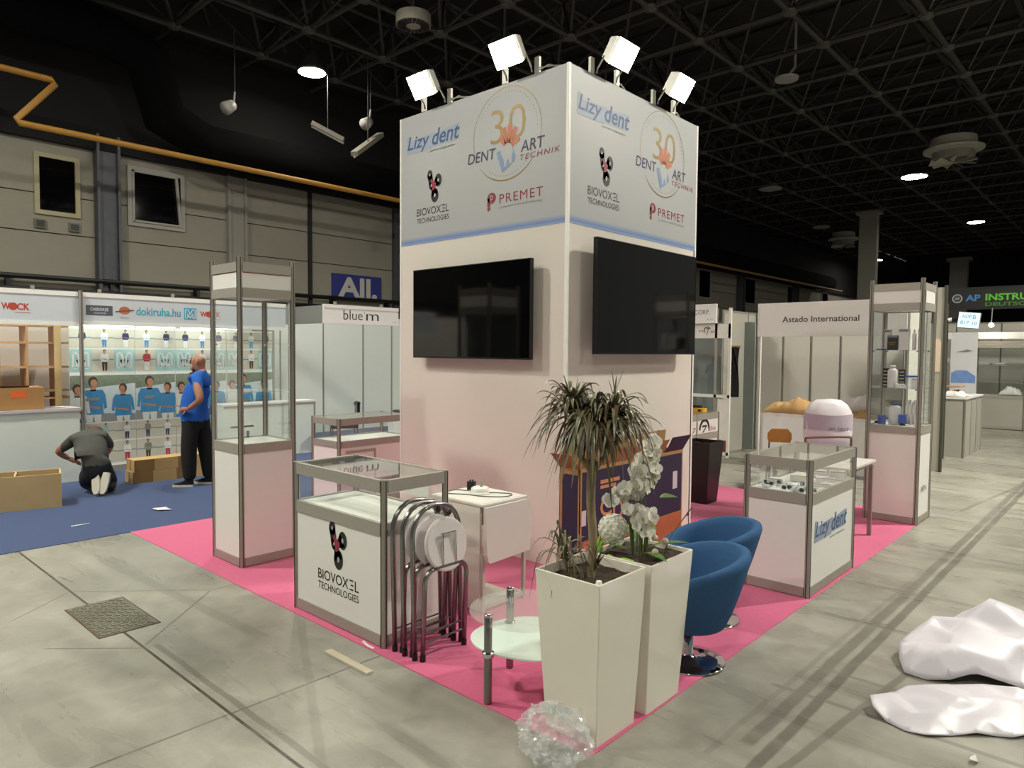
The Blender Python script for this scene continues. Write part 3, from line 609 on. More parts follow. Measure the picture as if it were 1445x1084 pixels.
stool('folded stool resting right against the BIOVOXEL counter', (.235, -1.70, .006), .0, -.03)
stool('middle one of the three folded stools', (.325, -1.70, .006), .0, -.03)
stool('outermost folded stool, its round white seat showing', (.415, -1.70, .006), .0, -.03)
# drop-leaf table
t = thing('drop_leaf_table', 'white drop-leaf table with its leaf hanging, between stools and tower', 'table', (-.06, -.9, .006))
LAMW = mat('table_white', '#d4d0c8', .45, var=.03)
soft(MB().box(-.26, -.225, .715, .262, .225, .734).build('table_top', LAMW, t), .004)
MB().box(-.235, -.21, .734, .235, .21, .736).build('inset_panel', mat('table_inset', '#dddad2', .5), t)
MB().box(-.25, -.218, .006, .225, -.198, .715).build('front_panel', LAMW, t); MB().box(-.25, -.198, .006, -.23, .20, .715).build('side_panel', LAMW, t); MB().box(-.23, -.198, .55, .12, .20, .70).build('drawer_box', LAMW, t); MB().box(-.2, -.19, .006, .2, .2, .022).build('base_plate', mat('leg_white', '#b9b4aa', .5), t)
MB().ball((-.22, -.225, .66), .022, 10, 6, sc=(1, .8, 1.2)).build('knob', BLACKP, t)
q = MB()
def leaf(u, v):
    y = -.225+.45*u; return (.262+.012*math.sin(PI*v)+.03*v, y, .72-.47*v)
pl = []
for k in range(9):
    a = PI/2*k/8; pl.append((.225-.06+.06*math.sin(a), .72-.05*0-.0-(.06-.06*math.cos(a))))
poly = [(-.225, .716), (.19, .716), (.215, .705), (.226, .68), (.226, .46), (.21, .43), (.2, .36), (-.2, .345), (-.215, .36), (-.225, .40)]
q.add([(.268, a, b) for a, b in poly]+[(.288+(.716-b)*.06, a, b) for a, b in poly], [tuple(range(9, -1, -1)), tuple(range(10, 20))]+[(i, (i+1) % 10, 10+(i+1) % 10, 10+i) for i in range(10)]); q.build('hanging_leaf', LAMW, t)
for y in (-.21, .20): MB().box(.235, y-.012, .006, .26, y+.012, .40).build('gate_leg', mat('leg_white', '#b9b4aa', .5), t)
MB().box(.12, .188, .02, .235, .212, .045).box(.12, .188, .36, .235, .212, .39).box(.238, -.2, .02, .256, .19, .05).build('gate_rail', mat('leg_white', '#b9b4aa', .5), t)
# power socket with cable on the table
t = thing('socket_block', 'round white socket block with coiled cable on the table', 'power socket', (-.09, -.86, .742))
MB().lathe([(.062, 0), (.066, .012), (.066, .035), (.055, .043), (.02, .044)], 24).build('body', WHITE, t, True)
MB().lathe([(.07, 0), (.075, .004), (.07, .012), (.04, .013)], 24, (.012, -.01, .0)).build('rim', WHITE, t)
MB().tube([(.0, .01, .043), (.0, .01, .085)], .011, 8).build('plug', mat('plug_brass', '#a7a48f', .4), t)
MB().tube(smooth_path([(.06, 0, .012), (.19, .12, .004), (.23, .02, .004), (.12, -.08, .004), (-.02, -.12, .004), (-.16, -.19, .004), (-.2, -.06, .004), (-.12, -.02, .004), (-.07, 0, .012)], 6), .004, 6).build('cable', mat('cable_grey', '#6e6b62', .6), t, True)
o = MB().cbox(-.03, -.022, 0, .03, .022, .065, .006).tube([(-.01, 0, .065), (-.01, 0, .078)], .005).tube([(.01, 0, .065), (.01, 0, .078)], .005).build('power_adapter', BLACKP); o.location = (-.205, -.835, .742); o.rotation_euler = (0, 0, .5); tag(o, 'black power adapter beside the round socket block', 'power adapter')
# round glass side table
t = thing('glass_table', 'low glass side table with chrome legs and a frosted shelf', 'glass table', (1.06, -1.66, .006))
LEGS = [(-.005, -.282), (-.195, .085), (.2, .2)]
def blob(rx, ry, k=.12, n=44, rot=0.):
    out = []
    for i in range(n):
        a = 2*PI*i/n; r = 1+k*math.cos(3*a+rot); out.append((rx*r*math.cos(a), ry*r*math.sin(a)))
    return out
MB().prism(circ(0, 0, 1, 44, .30, .30), .398, .406).build('glass_top', ACRYL, t)
MB().prism(blob(.285, .275, .05, 44, .6), .246, .254).build('frosted_shelf', FROST, t)
for x, y in LEGS:
    l = MB().lathe([(.018, 0), (.0205, .004), (.0205, .438), (.017, .444), (.004, .446)], 14, (x, y, 0)).build('leg', STEEL, t, True)
    MB().lathe([(.03, .238), (.03, .246), (.03, .254), (.03, .262)], 14, (x, y, 0)).build('shelf_collar', CHROME, l, True); MB().lathe([(.021, .44), (.021, .452), (.01, .455)], 14, (x, y, 0)).build('cap', CHROME, l, True)
# tapered planters
POTW = mat('planter_gloss_white', '#e9e3d4', .16, var=.02, coat=.6); SOIL = mat('potting_soil', '#3a2d1f', .95, var=.5, scale=40, bump=.8, bscale=60)
def planter(label, tx0, tx1, ty0, ty1, bx0, bx1, by0, by1, h, m=POTW, soil=.06):
    cx, cy = (bx0+bx1)/2, (by0+by1)/2; t = thing('planter', label, 'planter', (cx, cy, .006))
    def rect(x0, x1, y0, y1, z): return [(x0-cx, y0-cy, z), (x1-cx, y0-cy, z), (x1-cx, y1-cy, z), (x0-cx, y1-cy, z)]
    w = .012; q = MB(); f = lambda a: [tuple(b+a*4 for b in k) for k in ((0, 1, 5, 4), (1, 2, 6, 5), (2, 3, 7, 6), (3, 0, 4, 7))]
    k = soil/h; L_ = lambda a, b: a+(b-a)*(1-k)
    q.add(rect(bx0, bx1, by0, by1, 0)+rect(tx0, tx1, ty0, ty1, h)+rect(tx0+w, tx1-w, ty0+w, ty1-w, h)+rect(L_(bx0, tx0)+w, L_(bx1, tx1)-w, L_(by0, ty0)+w, L_(by1, ty1)-w, h-soil), [(3, 2, 1, 0)]+f(0)+f(1)+f(2)+[(12, 13, 14, 15)])
    soft(q.build('pot', m, t), .004)
    n = 12; x0, x1, y0, y1 = L_(bx0, tx0)+w, L_(bx1, tx1)-w, L_(by0, ty0)+w, L_(by1, ty1)-w
    MB().grid(lambda u, v: (x0+(x1-x0)*u-cx, y0+(y1-y0)*v-cy, h-soil+.006+random.uniform(0, .018)), n, n).build('soil', SOIL, t)['kind'] = 'stuff'
    return t
planter('front tapered white planter holding the spiky dracaena', 1.355, 1.722, -1.942, -1.565, 1.40, 1.688, -1.905, -1.60, .75)
planter('rear tapered white planter filled with white orchids', 1.365, 1.738, -1.545, -1.145, 1.41, 1.695, -1.505, -1.195, .75, soil=.035)
planter('tall black tapered planter behind the tower', -.62, -.25, 2.98, 3.34, -.58, -.30, 3.03, 3.29, .72, mat('planter_black', '#121110', .35, var=.2))
# dracaena: trunk plus separate arching blades
LEAFM = [mat('dracaena_leaf', '#4c4a33', .35, var=.35, scale=9), mat('dracaena_leaf_brown', '#5d4a35', .4, var=.3, scale=9), mat('dracaena_leaf_pale', '#7c7a5c', .3, var=.25, scale=9)]
rnd = random.Random(11)
def blade(L, droop, up_, w, m, twist=0.):
    q = MB(); n = 8; vs = []
    for i in range(n+1):
        s = i/n; x = L*(s*math.cos(up_)*(1-.25*droop*s)+0); zz = L*(s*math.sin(up_)-droop*.8*s*s*s-.25*droop*s*s)
        ww = w*(.55+.9*s)*(1-s)**.55 if s < 1 else .0006
        ww = max(ww, .0006); vs += [(x, -ww, zz+ww*.5), (x, 0, zz), (x, ww, zz+ww*.5)]
    fs = []
    for i in range(n): a = 3*i; fs += [(a, a+1, a+4, a+3), (a+1, a+2, a+5, a+4)]
    q.add(vs, fs); return q
def rosette_mass(parent, bases, n, Ls, ups, droops, w):     # the leaves past the countable ones, joined
    for k in range(3):
        Q = MB()
        for i in range(n):
            b = bases[i % len(bases)]; q = blade(rnd.uniform(*Ls), rnd.uniform(*droops), rnd.uniform(*ups), rnd.uniform(w*.8, w*1.2), 0); a = rnd.uniform(0, 6.283); c, s_ = math.cos(a), math.sin(a); dz = rnd.uniform(-.05, .02)
            Q.add([(b[0]+x*c-y*s_, b[1]+x*s_+y*c, b[2]+z+dz) for x, y, z in q.v], q.f)
        Q.build('leaf_mass', LEAFM[k], parent, True)['kind'] = 'stuff'
def rosette(parent, base, n, Ls, ups, droops, w):
    protos = []
    for k in range(14):
        o = blade(rnd.uniform(*Ls), rnd.uniform(*droops), rnd.uniform(*ups), rnd.uniform(w*.8, w*1.2), 0).build('leaf', LEAFM[k % 3 if k % 5 else 2], parent, True); protos.append(o)
    for i in range(n):
        o = protos[i] if i < 14 else protos[rnd.randrange(14)].copy()
        if i >= 14: put(o, parent)
        o.location = (base[0]+rnd.uniform(-.012, .012), base[1]+rnd.uniform(-.012, .012), base[2]+rnd.uniform(-.05, .03)); o.rotation_euler = (rnd.uniform(-.12, .12), rnd.uniform(-.12, .12), i*2.39996+rnd.uniform(-.3, .3))
dr = thing('dracaena', 'spiky grey-green dracaena on a bare trunk in the front planter', 'plant', (1.53, -1.745, .70))
MB().tube(smooth_path([(0, 0, -.02), (.008, .005, .18), (-.004, 0, .36), (.0, .0, .56)], 5), [.024]+[.021]*14+[.019], 9).build('trunk', mat('trunk_bark', '#8a7a5c', .8, var=.3, scale=30, bump=.3, bscale=60), dr, True)
for bx, by, bz, n in ((.0, 0, .74, 84), (-.075, -.055, .80, 74), (.075, .06, .78, 74)):
    MB().tube([(0, 0, .50), (bx*.8, by*.8, .60), (bx, by, bz)], [.016, .012, .01], 7).build('branch', MATS['trunk_bark'], dr, True)
    rosette(dr, (bx, by, bz), n, (.19, .31), (-.2, 1.2), (.4, 1.1), .0115)
    rosette(dr, (bx, by, bz+.02), 6, (.1, .2), (1.0, 1.45), (.0, .15), .006)
rosette_mass(dr, [(.0, 0, .76), (-.075, -.055, .80), (.075, .06, .78), (.03, -.05, .78), (-.03, .06, .76)], 80, (.17, .29), (-.3, 1.2), (.4, 1.1), .011)
for bx, by in ((-.11, -.03),):
    MB().tube([(bx, by, -.02), (bx-.01, by-.01, .09)], [.01, .008], 7).build('branch', MATS['trunk_bark'], dr, True)
    rosette(dr, (bx-.01, by-.01, .09), 40, (.2, .38), (.1, 1.3), (.4, 1.2), .007)
# orchid arrangement
PET = mat('orchid_petal', '#efece2', .5, var=.03, sub=.1); GREENS = mat('orchid_stem', '#5b6a2c', .5, var=.2); GREENB = mat('bright_green_ribbon', '#84b83c', .45, var=.15); LEAFG = mat('orchid_leaf', '#4f7a2a', .35, var=.2)
ar = thing('orchid_arrangement', 'white orchids and hydrangea arranged in the rear planter', 'flowers', (1.55, -1.345, .722))
def blossom_mesh():
    q = MB()
    for k in range(5):
        a = 2*PI*k/5+PI/2; wd = .021 if k in (1, 4) else .015; L = .036 if k in (1, 4) else .034; c, s_ = math.cos(a), math.sin(a)
        pts = [(0, 0), (L*.35, -wd*.8), (L*.75, -wd), (L, -wd*.3), (L, wd*.3), (L*.75, wd), (L*.35, wd*.8)]
        q.add([(.004+.006*(x/L)**2, x*c-y*s_, x*s_+y*c) for x, y in pts], [(0, 1, 2, 3), (0, 3, 4), (0, 4, 5, 6)])
    q.add([(.016, -.007, -.012), (.016, .007, -.012), (.006, 0, 0), (.01, 0, -.022)], [(0, 1, 2), (0, 3, 1)], 1); return q
bp_ = blossom_mesh().build('blossom', [PET, mat('orchid_lip', '#c9b77a', .5)], ar); used = [False]
def blossom(p, rz, tilt, s=1.):
    o = bp_ if not used[0] else put(bp_.copy(), ar); used[0] = True
    o.location = p; o.rotation_euler = (rnd.uniform(-.4, .4), tilt, rz); o.scale = (s, s, s)
VIEW = -.83        # blossoms turn towards the open front of the stand
def spray(path, n, s0=.35):
    P = smooth_path(path, 8); MB().tube(P, .004, 6).build('stem', GREENS, ar, True)
    for k in range(n):
        p = P[int((s0+(1-s0)*k/(n-1))*(len(P)-1))]; blossom(p+Vector((rnd.uniform(-.03, .03), rnd.uniform(-.03, .03), rnd.uniform(-.015, .015))), VIEW+rnd.uniform(-1.1, 1.1), rnd.uniform(-.5, .2), rnd.uniform(.9, 1.2))
    return P
spray([(.02, .02, 0), (.0, .02, .2), (-.03, .02, .40), (.0, .05, .50), (.03, .08, .36)], 22, .4)
spray([(-.02, .0, 0), (-.03, .01, .2), (-.06, -.01, .34), (-.1, -.05, .32), (-.13, -.09, .27)], 15, .42)
spray([(.0, .04, 0), (.0, .04, .25), (.0, .04, .42), (.02, .05, .55), (.03, .06, .58)], 16, .4)
spray([(.05, -.02, 0), (.05, -.02, .12), (.03, -.03, .22), (-.02, -.07, .25)], 12, .35)
spray([(.02, -.04, 0), (.03, -.05, .10), (.05, -.06, .2), (.08, -.05, .24)], 7, .5)
for k in range(5): MB().ball((.025+.006*k, .06+.004*k, .585+.014*k), .007-.0008*k, 6, 4).build('bud', GREENS, ar)
hy = MB()
hyc = Vector((-.10, -.10, .145))
hb = MB().ball(hyc, .068, 14, 9).build('hydrangea_core', mat('hydrangea_white', '#f0efe2', .7, var=.06), ar, True)
for k in range(90):
    zz = 1-2*(k+.5)/90; r = math.sqrt(1-zz*zz); a = k*2.39996; d = Vector((r*math.cos(a), r*math.sin(a), zz)); u = d.orthogonal().normalized(); v = d.cross(u); c = hyc+d*.072
    for j in range(4):
        b = PI/2*j+k; e = u*math.cos(b)+v*math.sin(b); g = d.cross(e)
        hy.add([c, c+e*.009+g*.006+d*.003, c+e*.015+d*.004, c+e*.009-g*.006+d*.003], [(0, 1, 2, 3)])
hy.build('hydrangea_florets', MATS['hydrangea_white'], ar)['kind'] = 'stuff'
MB().tube(smooth_path([(-.13, -.15, .08), (-.14, -.165, .02), (-.10, -.17, .012), (-.06, -.185, .03), (-.02, -.18, .012), (.02, -.185, .03), (.06, -.16, .02)], 6), .009, 7).build('green_twine', GREENB, ar, True)
MB().tube(smooth_path([(-.15, -.12, .13), (-.155, -.15, .06), (-.14, -.165, .03)], 5), .009, 7).build('green_twine', GREENB, ar, True)
def broad(p, L, w, rz, tilt, m):
    n = 7; vs = []
    for i in range(n+1):
        s = i/n; ww = w*math.sin(PI*min(.98, s*.94+.04)); vs += [(L*s, -ww, .1*ww-.3*L*s*s), (L*s, 0, -.3*L*s*s), (L*s, ww, .1*ww-.3*L*s*s)]
    q = MB(); q.add(vs, [f for i in range(n) for f in ((3*i, 3*i+1, 3*i+4, 3*i+3), (3*i+1, 3*i+2, 3*i+5, 3*i+4))]); o = q.build('broad_leaf', m, ar, True); o.location = p; o.rotation_euler = (0, tilt, rz)
for p, L, w, rz, ti in (((.06, .08, .30), .09, .05, .8, -.3), ((.03, .02, .05), .2, .028, .4, -.5), ((-.05, -.05, .04), .16, .03, 3.6, -.4), ((.0, .05, .06), .2, .03, 1.9, -.5), ((.05, -.04, .04), .17, .026, -.4, -.3), ((-.03, .03, .06), .15, .03, 2.6, -.7)): broad(Vector(p), L, w, rz, ti, LEAFG)
for p in ((.10, -.03, .12), (.13, .02, .10), (.12, -.06, .06)): MB().ball(p, .017, 10, 6).build('berry', mat('pale_bulb', '#c9b6a0', .5), ar, True)
for k in range(9):
    a = rnd.uniform(0, 6.28); q = MB(); q.tube([(.04*math.cos(a), .04*math.sin(a), 0), (.06*math.cos(a), .06*math.sin(a), rnd.uniform(.15, .3))], .005, 6); q.build('stem', GREENS, ar)
MB().tube(smooth_path([(.1, .05, 0), (.13, .08, .12), (.2, .16, .26)], 5), .003, 5).build('twig', mat('dry_twig', '#7a6b52', .7), ar)
MB().tube([(-.03, -.06, 0), (-.035, -.06, .14)], .018, 10).build('glass_vial', ACRYL, ar); MB().tube([(.01, -.05, 0), (.012, -.05, .12)], .016, 10).build('glass_vial', ACRYL, ar)
o = MB().lathe([(.014, 0), (.016, .03), (.012, .045), (.004, .047)], 12).build('water_gauge', WHITE); o.location = (1.66, -1.86, .70); tag(o, 'short white water gauge poking from the dracaena soil', 'water gauge')
# carton with open flaps against the tower
t = thing('carton', 'navy printed cardboard carton with open flaps against the tower', 'carton', (.222, .70, .006))
BOXB = mat('carton_navy', '#2a2440', .6, var=.1); BOXP = mat('carton_orange', '#b0653f', .75, var=.12)
x0, x1, y0, y1, h = -.20, .0, -.79, .80, .85
MB().box(x0, y0, 0, x0+.006, y1, h).box(x1-.006, y0, 0, x1, y1, h).box(x0, y0, 0, x1, y0+.006, h).box(x0, y1-.006, 0, x1, y1, h).box(x0, y0, 0, x1, y1, .006).build('body', CARD, t)
MB().box(x1, y0+.03, .28, x1+.002, y1-.02, h-.03).build('navy_panel', BOXB, t); MB().box(x1, y0+.03, .02, x1+.002, y1-.02, .275).build('orange_panel', BOXP, t)
MB().box(x0+.03, y0-.002, .1, x1-.02, y0, h-.05).build('navy_panel', BOXB, t)
MB().add([(x1, y0, h), (x1, y1-.35, h), (x1+.07, y1-.36, h+.13), (x1+.07, y0-.01, h+.13)], [(0, 1, 2, 3)]).build('flap', CARD, t); MB().add([(x1, y1-.32, h), (x1, y1, h), (x1+.06, y1+.05, h+.14), (x1+.06, y1-.3, h+.14)], [(0, 1, 2, 3)]).build('flap', BOXB, t)
MB().add([(x0, y0, h), (x0, y1, h), (x0+.02, y1, h+.17), (x0+.02, y0, h+.17)], [(0, 1, 2, 3)]).build('flap', CARD, t); MB().add([(x0, y0, h), (x1, y0, h), (x1, y0-.12, h+.12), (x0, y0-.12, h+.12)], [(0, 1, 2, 3)]).build('flap', CARD, t)
MB().text('Cry', (x1+.003, 0, 0), Y, Z, -.52, .385, .38, .20, 0, 0, .012).build('lettering', mat('carton_letter', '#c98a5e', .7), t)
for yy, zz, w_, h_ in ((-.66, .66, .05, .13), (-.77, .40, .06, .12), (-.77, .10, .06, .13), (.62, .50, .08, .16)): MB().box(x1+.002, yy, zz, x1+.0035, yy+w_, zz+h_).build('paper_label', mat('label_paper', '#cfc6cf', .7), t)
MB().box(x1+.002, -.52, .70, x1+.003, -.25, .73).box(x1+.002, -.52, .66, x1+.003, -.3, .685).build('print_bars', mat('carton_letter', '#c98a5e', .7), t)
# blue tub chairs
BLUEF = mat('blue_upholstery', '#3a5d86', .9, var=.1, scale=60, bump=.2, bscale=400, spec=.15); BLUED = BLUEF
def tub_chair(label, loc, rz):
    t = thing('tub_chair', label, 'armchair', loc, rz, 'blue tub chairs by the planters')
    n = 40
    def rim(a):            # a = 0 is the back (+x); the wall dips towards the open front
        c = (1+math.cos(a))/2; return .38+.245*c**.55
    def ring(R, z): return [(R*math.cos(2*PI*i/n), R*math.sin(2*PI*i/n), z) for i in range(n)]
    vs = []; layers = []
    prof_o = [(.13, .115), (.19, .13), (.235, .20)]
    for s in (0, .04, .1, .3, .55, .8, .95, 1.):
        row = []
        for i in range(n):
            a = 2*PI*i/n; zt = rim(a); z = .205+(zt-.205)*s; R = .185+.15*s**.7+(-.05 if s == 0 else 0)
            row.append((R*math.cos(a)*1.0, R*math.sin(a), z))
        layers.append(row)
    for R_, dz in ((.33, .022), (.305, .03), (.28, .022)):
        layers.append([(R_*math.cos(2*PI*i/n), R_*math.sin(2*PI*i/n), rim(2*PI*i/n)+dz) for i in range(n)])
    for s in (.9, .6, .35, .05):
        layers.append([((.215+.05*s)*math.cos(2*PI*i/n), (.215+.05*s)*math.sin(2*PI*i/n), .36+(rim(2*PI*i/n)-.36)*s) for i in range(n)])
    k = len(layers); vs = [p for r in layers for p in r]
    fs = [(i*n+j, i*n+(j+1) % n, (i+1)*n+(j+1) % n, (i+1)*n+j) for i in range(k-1) for j in range(n)]+[tuple(range(n-1, -1, -1))]
    MB().add(vs, fs).build('shell', BLUEF, t, True)
    MB().lathe([(.05, .33), (.20, .335), (.215, .36), (.215, .385), (.19, .405), (.1, .41), (.01, .41)], 32).build('seat', BLUED, t, True)
    MB().lathe([(.205, 0), (.212, .004), (.205, .009), (.12, .018), (.04, .03), (.03, .045), (.03, .205)], 36).build('base', CHROME, t, True)
    MB().lathe([(.1, .192), (.13, .2), (.02, .206)], 20).build('swivel_plate', BLACKP, t)
    return t
tub_chair('blue upholstered tub chair nearest the white planters', (1.535, -.80, .006), math.radians(38))
tub_chair('blue upholstered tub chair farther back beside the Lizy dent counter', (1.315, -.135, .006), math.radians(38))
# loose things on the floor
WRAP = glassmat('bubble_wrap', (.97, .97, .97), 1., .1, .27)
q = MB(); n, m_ = 60, 34; rr = random.Random(3)
def lump(u, v):
    a = 2*PI*u; b = PI*(v-.5); d = Vector((math.cos(a)*math.cos(b), math.sin(a)*math.cos(b), math.sin(b)))
    k = 1+.10*math.sin(5*a+3*b)+.08*math.sin(9*a-4*b+1)+.07*math.sin(13*b+3*a)+rr.uniform(-.03, .03)+.05*math.sin(23*a+11*b)
    return (d.x*.16*k, d.y*.13*k, max(.0, .11+d.z*.115*k))
q.grid(lump, n, m_, cu=True); o = q.build('plastic_wrap', WRAP); o.location = (1.60, -2.085, .001); tag(o, 'crumpled ball of clear plastic wrap before the front planter', 'plastic wrap')
o = MB().box(-.205, -.023, 0, .205, .023, .014).build('wood_batten', mat('batten_pale', '#c9bfa8', .6, var=.08)); o.location = (.158, -2.15, .0); o.rotation_euler = (0, 0, .0); soft(o, .002); tag(o, 'pale wooden batten lying on the concrete before the counter', 'batten')
def scrap(name, label, cat, loc, pts, lift, rz=0.):
    n = len(pts); vs = [(x, y, .001+lift*rr.random()) for x, y in pts]; o = MB().add(vs+[(x, y, z+.002) for x, y, z in vs], [tuple(range(n-1, -1, -1)), tuple(range(n, 2*n))]+[(i, (i+1) % n, n+(i+1) % n, n+i) for i in range(n)]).build(name, CLOTHW); o.location = loc; o.rotation_euler = (0, 0, rz); tag(o, label, cat)
scrap('paper_scrap', 'white paper scrap at the edge of the pink carpet', 'paper scrap', (.06, -1.955, .006), [(-.065, .012), (-.02, 0), (.03, -.012), (.065, .0), (.06, .014), (.02, .008), (-.03, .02), (-.06, .03)], .006)
scrap('paper_scrap', 'white paper scrap lying on the blue carpet', 'paper scrap', (-4.45, -1.42, .006), [(-.05, -.05), (.05, -.03), (.13, .09), (.09, .07), (.03, .06), (-.03, .05)], .03)
scrap('paper_strip', 'thin pale strip on the blue carpet near the concrete', 'paper scrap', (-4.31, -2.23, .006), [(-.02, -.06), (0, -.06), (.0, .1), (-.012, .1)], .004)
scrap('plastic_scrap', 'tiny white plastic scrap on the concrete at bottom right', 'plastic scrap', (2.93, -.85, .0), [(-.012, -.02), (.012, -.022), (.016, .01), (.0, .026), (-.014, .012)], .02)
# crumpled white sheets on the right
SHEET = mat('white_vinyl_sheet', '#d9d4dc', .42, var=.03, bump=.05, bscale=14)
def sheet(label, loc, fn, nu, nv):
    o = MB().grid(fn, nu, nv).build('vinyl_sheet', SHEET, None, False); s = o.modifiers.new('thick', 'SOLIDIFY'); s.thickness = .004; o.location = loc; tag(o, label, 'vinyl sheet', 'crumpled sheets on the right floor'); return o
from mathutils.geometry import delaunay_2d_cdt
def crumple(label, bound, n, hmin, hmax, edge_h, seed, peaks=()):
    r = random.Random(seed); k = len(bound); xs = [b[0] for b in bound]; ys = [b[1] for b in bound]
    def inside(x, y):
        c = False; j = k-1
        for i in range(k):
            if (bound[i][1] > y) != (bound[j][1] > y) and x < (bound[j][0]-bound[i][0])*(y-bound[i][1])/(bound[j][1]-bound[i][1])+bound[i][0]: c = not c
            j = i
        return c
    pts = [Vector(b[:2]) for b in bound]; hs = [b[2] if len(b) > 2 else edge_h*r.random() for b in bound]; tries = 0
    while len(pts) < k+n and tries < 4000:
        tries += 1; x, y = r.uniform(min(xs), max(xs)), r.uniform(min(ys), max(ys)); p = Vector((x, y))
        if inside(x, y) and min((p-q_).length for q_ in pts) > .075:
            d = min((p-q_).length for q_ in pts[:k]); h = r.uniform(hmin, hmax)*min(1, d/.12+.15)
            for px, py, ph, pr in peaks: h += ph*max(0, 1-(p-Vector((px, py))).length/pr)*r.uniform(.6, 1.1)
            pts.append(p); hs.append(h)
    vo, eo, fo, *_ = delaunay_2d_cdt(pts, [(i, (i+1) % k) for i in range(k)], [list(range(k))], 1, 1e-5)
    o = MB().add([(v.x, v.y, .004+h) for v, h in zip(vo, hs)], [tuple(f) for f in fo]).build('vinyl_sheet', SHEET, None, True)
    cr = o.data.attributes.new('crease_edge', 'FLOAT', 'EDGE')
    for e in cr.data: e.value = r.choice((.4, .8, 1., 1.))
    m = o.modifiers.new('folds', 'SUBSURF'); m.levels = 2; m.render_levels = 2; m.boundary_smooth = 'PRESERVE_CORNERS'
    s_ = o.modifiers.new('thick', 'SOLIDIFY'); s_.thickness = .003; s_.offset = 1; tag(o, label, 'vinyl sheet', 'crumpled sheets on the right floor'); return o
crumple('crumpled white vinyl sheet heaped up at the right edge', [(2.40, .12, .07), (2.44, -.02, .03), (2.49, -.13, .005), (2.60, -.13, .0), (2.70, -.09, .02), (2.80, .0, .06), (3.0, .06, .02), (3.3, .1, .03), (3.6, .4, .02), (3.65, 1.2, .0), (3.3, 1.45, .02), (3.0, 1.2, .03), (2.78, 1.0, .04), (2.62, .82, .05), (2.5, .58, .05), (2.42, .33, .08)], 52, .03, .17, .03, 5, [(2.65, .55, .13, .35), (3.0, .75, .16, .4), (3.2, .4, .12, .35)])
crumple('flatter white vinyl strip with curled edge in front of the heap', [(2.455, -.64, .05), (2.49, -.72, .035), (2.56, -.755, .0), (2.65, -.785, .0), (2.73, -.775, .008), (2.82, -.68, .0), (2.90, -.60, .012), (2.97, -.545, .0), (3.03, -.515, .006), (3.11, -.40, .015), (3.35, -.25, .0), (3.4, -.05, .02), (3.1, .03, .015), (2.84, -.06, .03), (2.70, -.16, .015), (2.60, -.30, .03), (2.52, -.45, .02)], 46, .015, .05, .01, 8, [(2.75, -.35, .04, .25)])

# ------------------------------------------------------------------ goods in the right showcase and counter
def boxitem(name, label, cat, loc, w, d, h, m, rz=0., top=None, group=None, extra=None):
    t = thing(name, label, cat, loc, rz, group); soft(MB().box(-w/2, -d/2, 0, w/2, d/2, h).build('body', m, t), .002)
    MB().box(-w/2+.004, -d/2-.0008, h*.86, w/2-.004, -d/2, h*.97).build('lid_strip', top or GREYINK, t)
    return t
PACKW = mat('pack_white', '#dcd4d6', .45, var=.04); PACKK = mat('pack_black', '#2a241b', .4, var=.1); BLUEP = mat('blue_plastic', '#3a56ad', .35, var=.05); CLEARP = glassmat('clear_plastic', (.9, .93, .95), .8, .1, .15)
ZU, ZM, ZB = 1.801, 1.406, 1.011
boxitem('product_box', 'slim white product box left of the black one, top shelf', 'box', (1.335, 3.86, ZU), .06, .06, .22, PACKW)
t = boxitem('product_box', 'black product box with gold lines on the top shelf', 'box', (1.395, 3.82, ZU), .10, .06, .155, PACKK); q = MB(); q.box(-.035, -.0315, .075, .03, -.0302, .083).box(-.03, -.0315, .055, .02, -.0302, .060); q.build('gold_print', GOLD, t)
boxitem('product_box', 'tall white product box in the middle of the top shelf', 'box', (1.495, 3.84, ZU), .095, .07, .225, PACKW)
boxitem('product_box', 'white product box beside the right post, top shelf', 'box', (1.655, 3.86, ZU), .06, .07, .22, PACKW)
boxitem('product_box', 'flat dark blue box lying on the top shelf', 'box', (1.29, 3.80, ZU), .09, .06, .012, mat('flat_blue', '#24306a', .4))
def bottle(label, loc, r, h, neck, m, capm, name='bottle', sq=1.):
    t = thing(name, label, 'bottle', loc)
    MB().lathe([(r*.92, 0), (r, .008), (r, h*.74), (r*.8, h*.82), (neck, h*.86), (neck, h*.9)], 18, sx=1, sy=sq).build('body', m, t, True)
    MB().lathe([(neck*1.2, h*.88), (neck*1.2, h*.985), (neck*.9, h)], 14).build('cap', capm, t, True); return t
bottle('thin white spray bottle on the top shelf near the post', (1.585, 3.86, ZU), .02, .215, .008, PACKW, PACKW)
bottle('large white bottle on the middle shelf', (1.395, 3.84, ZM), .047, .235, .024, PACKW, PACKW)
bottle('small white tub at the right end of the middle shelf', (1.62, 3.80, ZM), .036, .11, .03, PACKW, PACKW)
bottle('white canister with a blue cap on the showcase base', (1.42, 3.88, ZB), .062, .235, .02, PACKW, BLUEP, sq=.7)
def rack(label, loc, w, h):
    t = thing('sample_rack', label, 'sample rack', loc); MB().box(-w/2, -.02, 0, w/2, .02, h).build('frame', PACKK, t)
    for k in range(5): MB().box(-w/2+.008, -.024, .015+k*h/5.4, w/2-.008, -.02, .015+k*h/5.4+h*.06).build('sample_row', mat('pale_sample', '#b7b1a6', .4), t)
rack('dark sample rack left of the white bottle', (1.325, 3.9, ZM), .075, .2); rack('smaller dark sample rack behind the white bottle', (1.46, 3.96, ZM), .06, .19)
t = thing('storage_tub', 'clear storage tub with a blue lid on the middle shelf', 'storage tub', (1.58, 3.92, ZM)); MB().box(-.07, -.05, 0, .07, .05, .11).build('body', CLEARP, t); MB().box(-.075, -.055, .11, .075, .055, .128).build('lid', BLUEP, t)
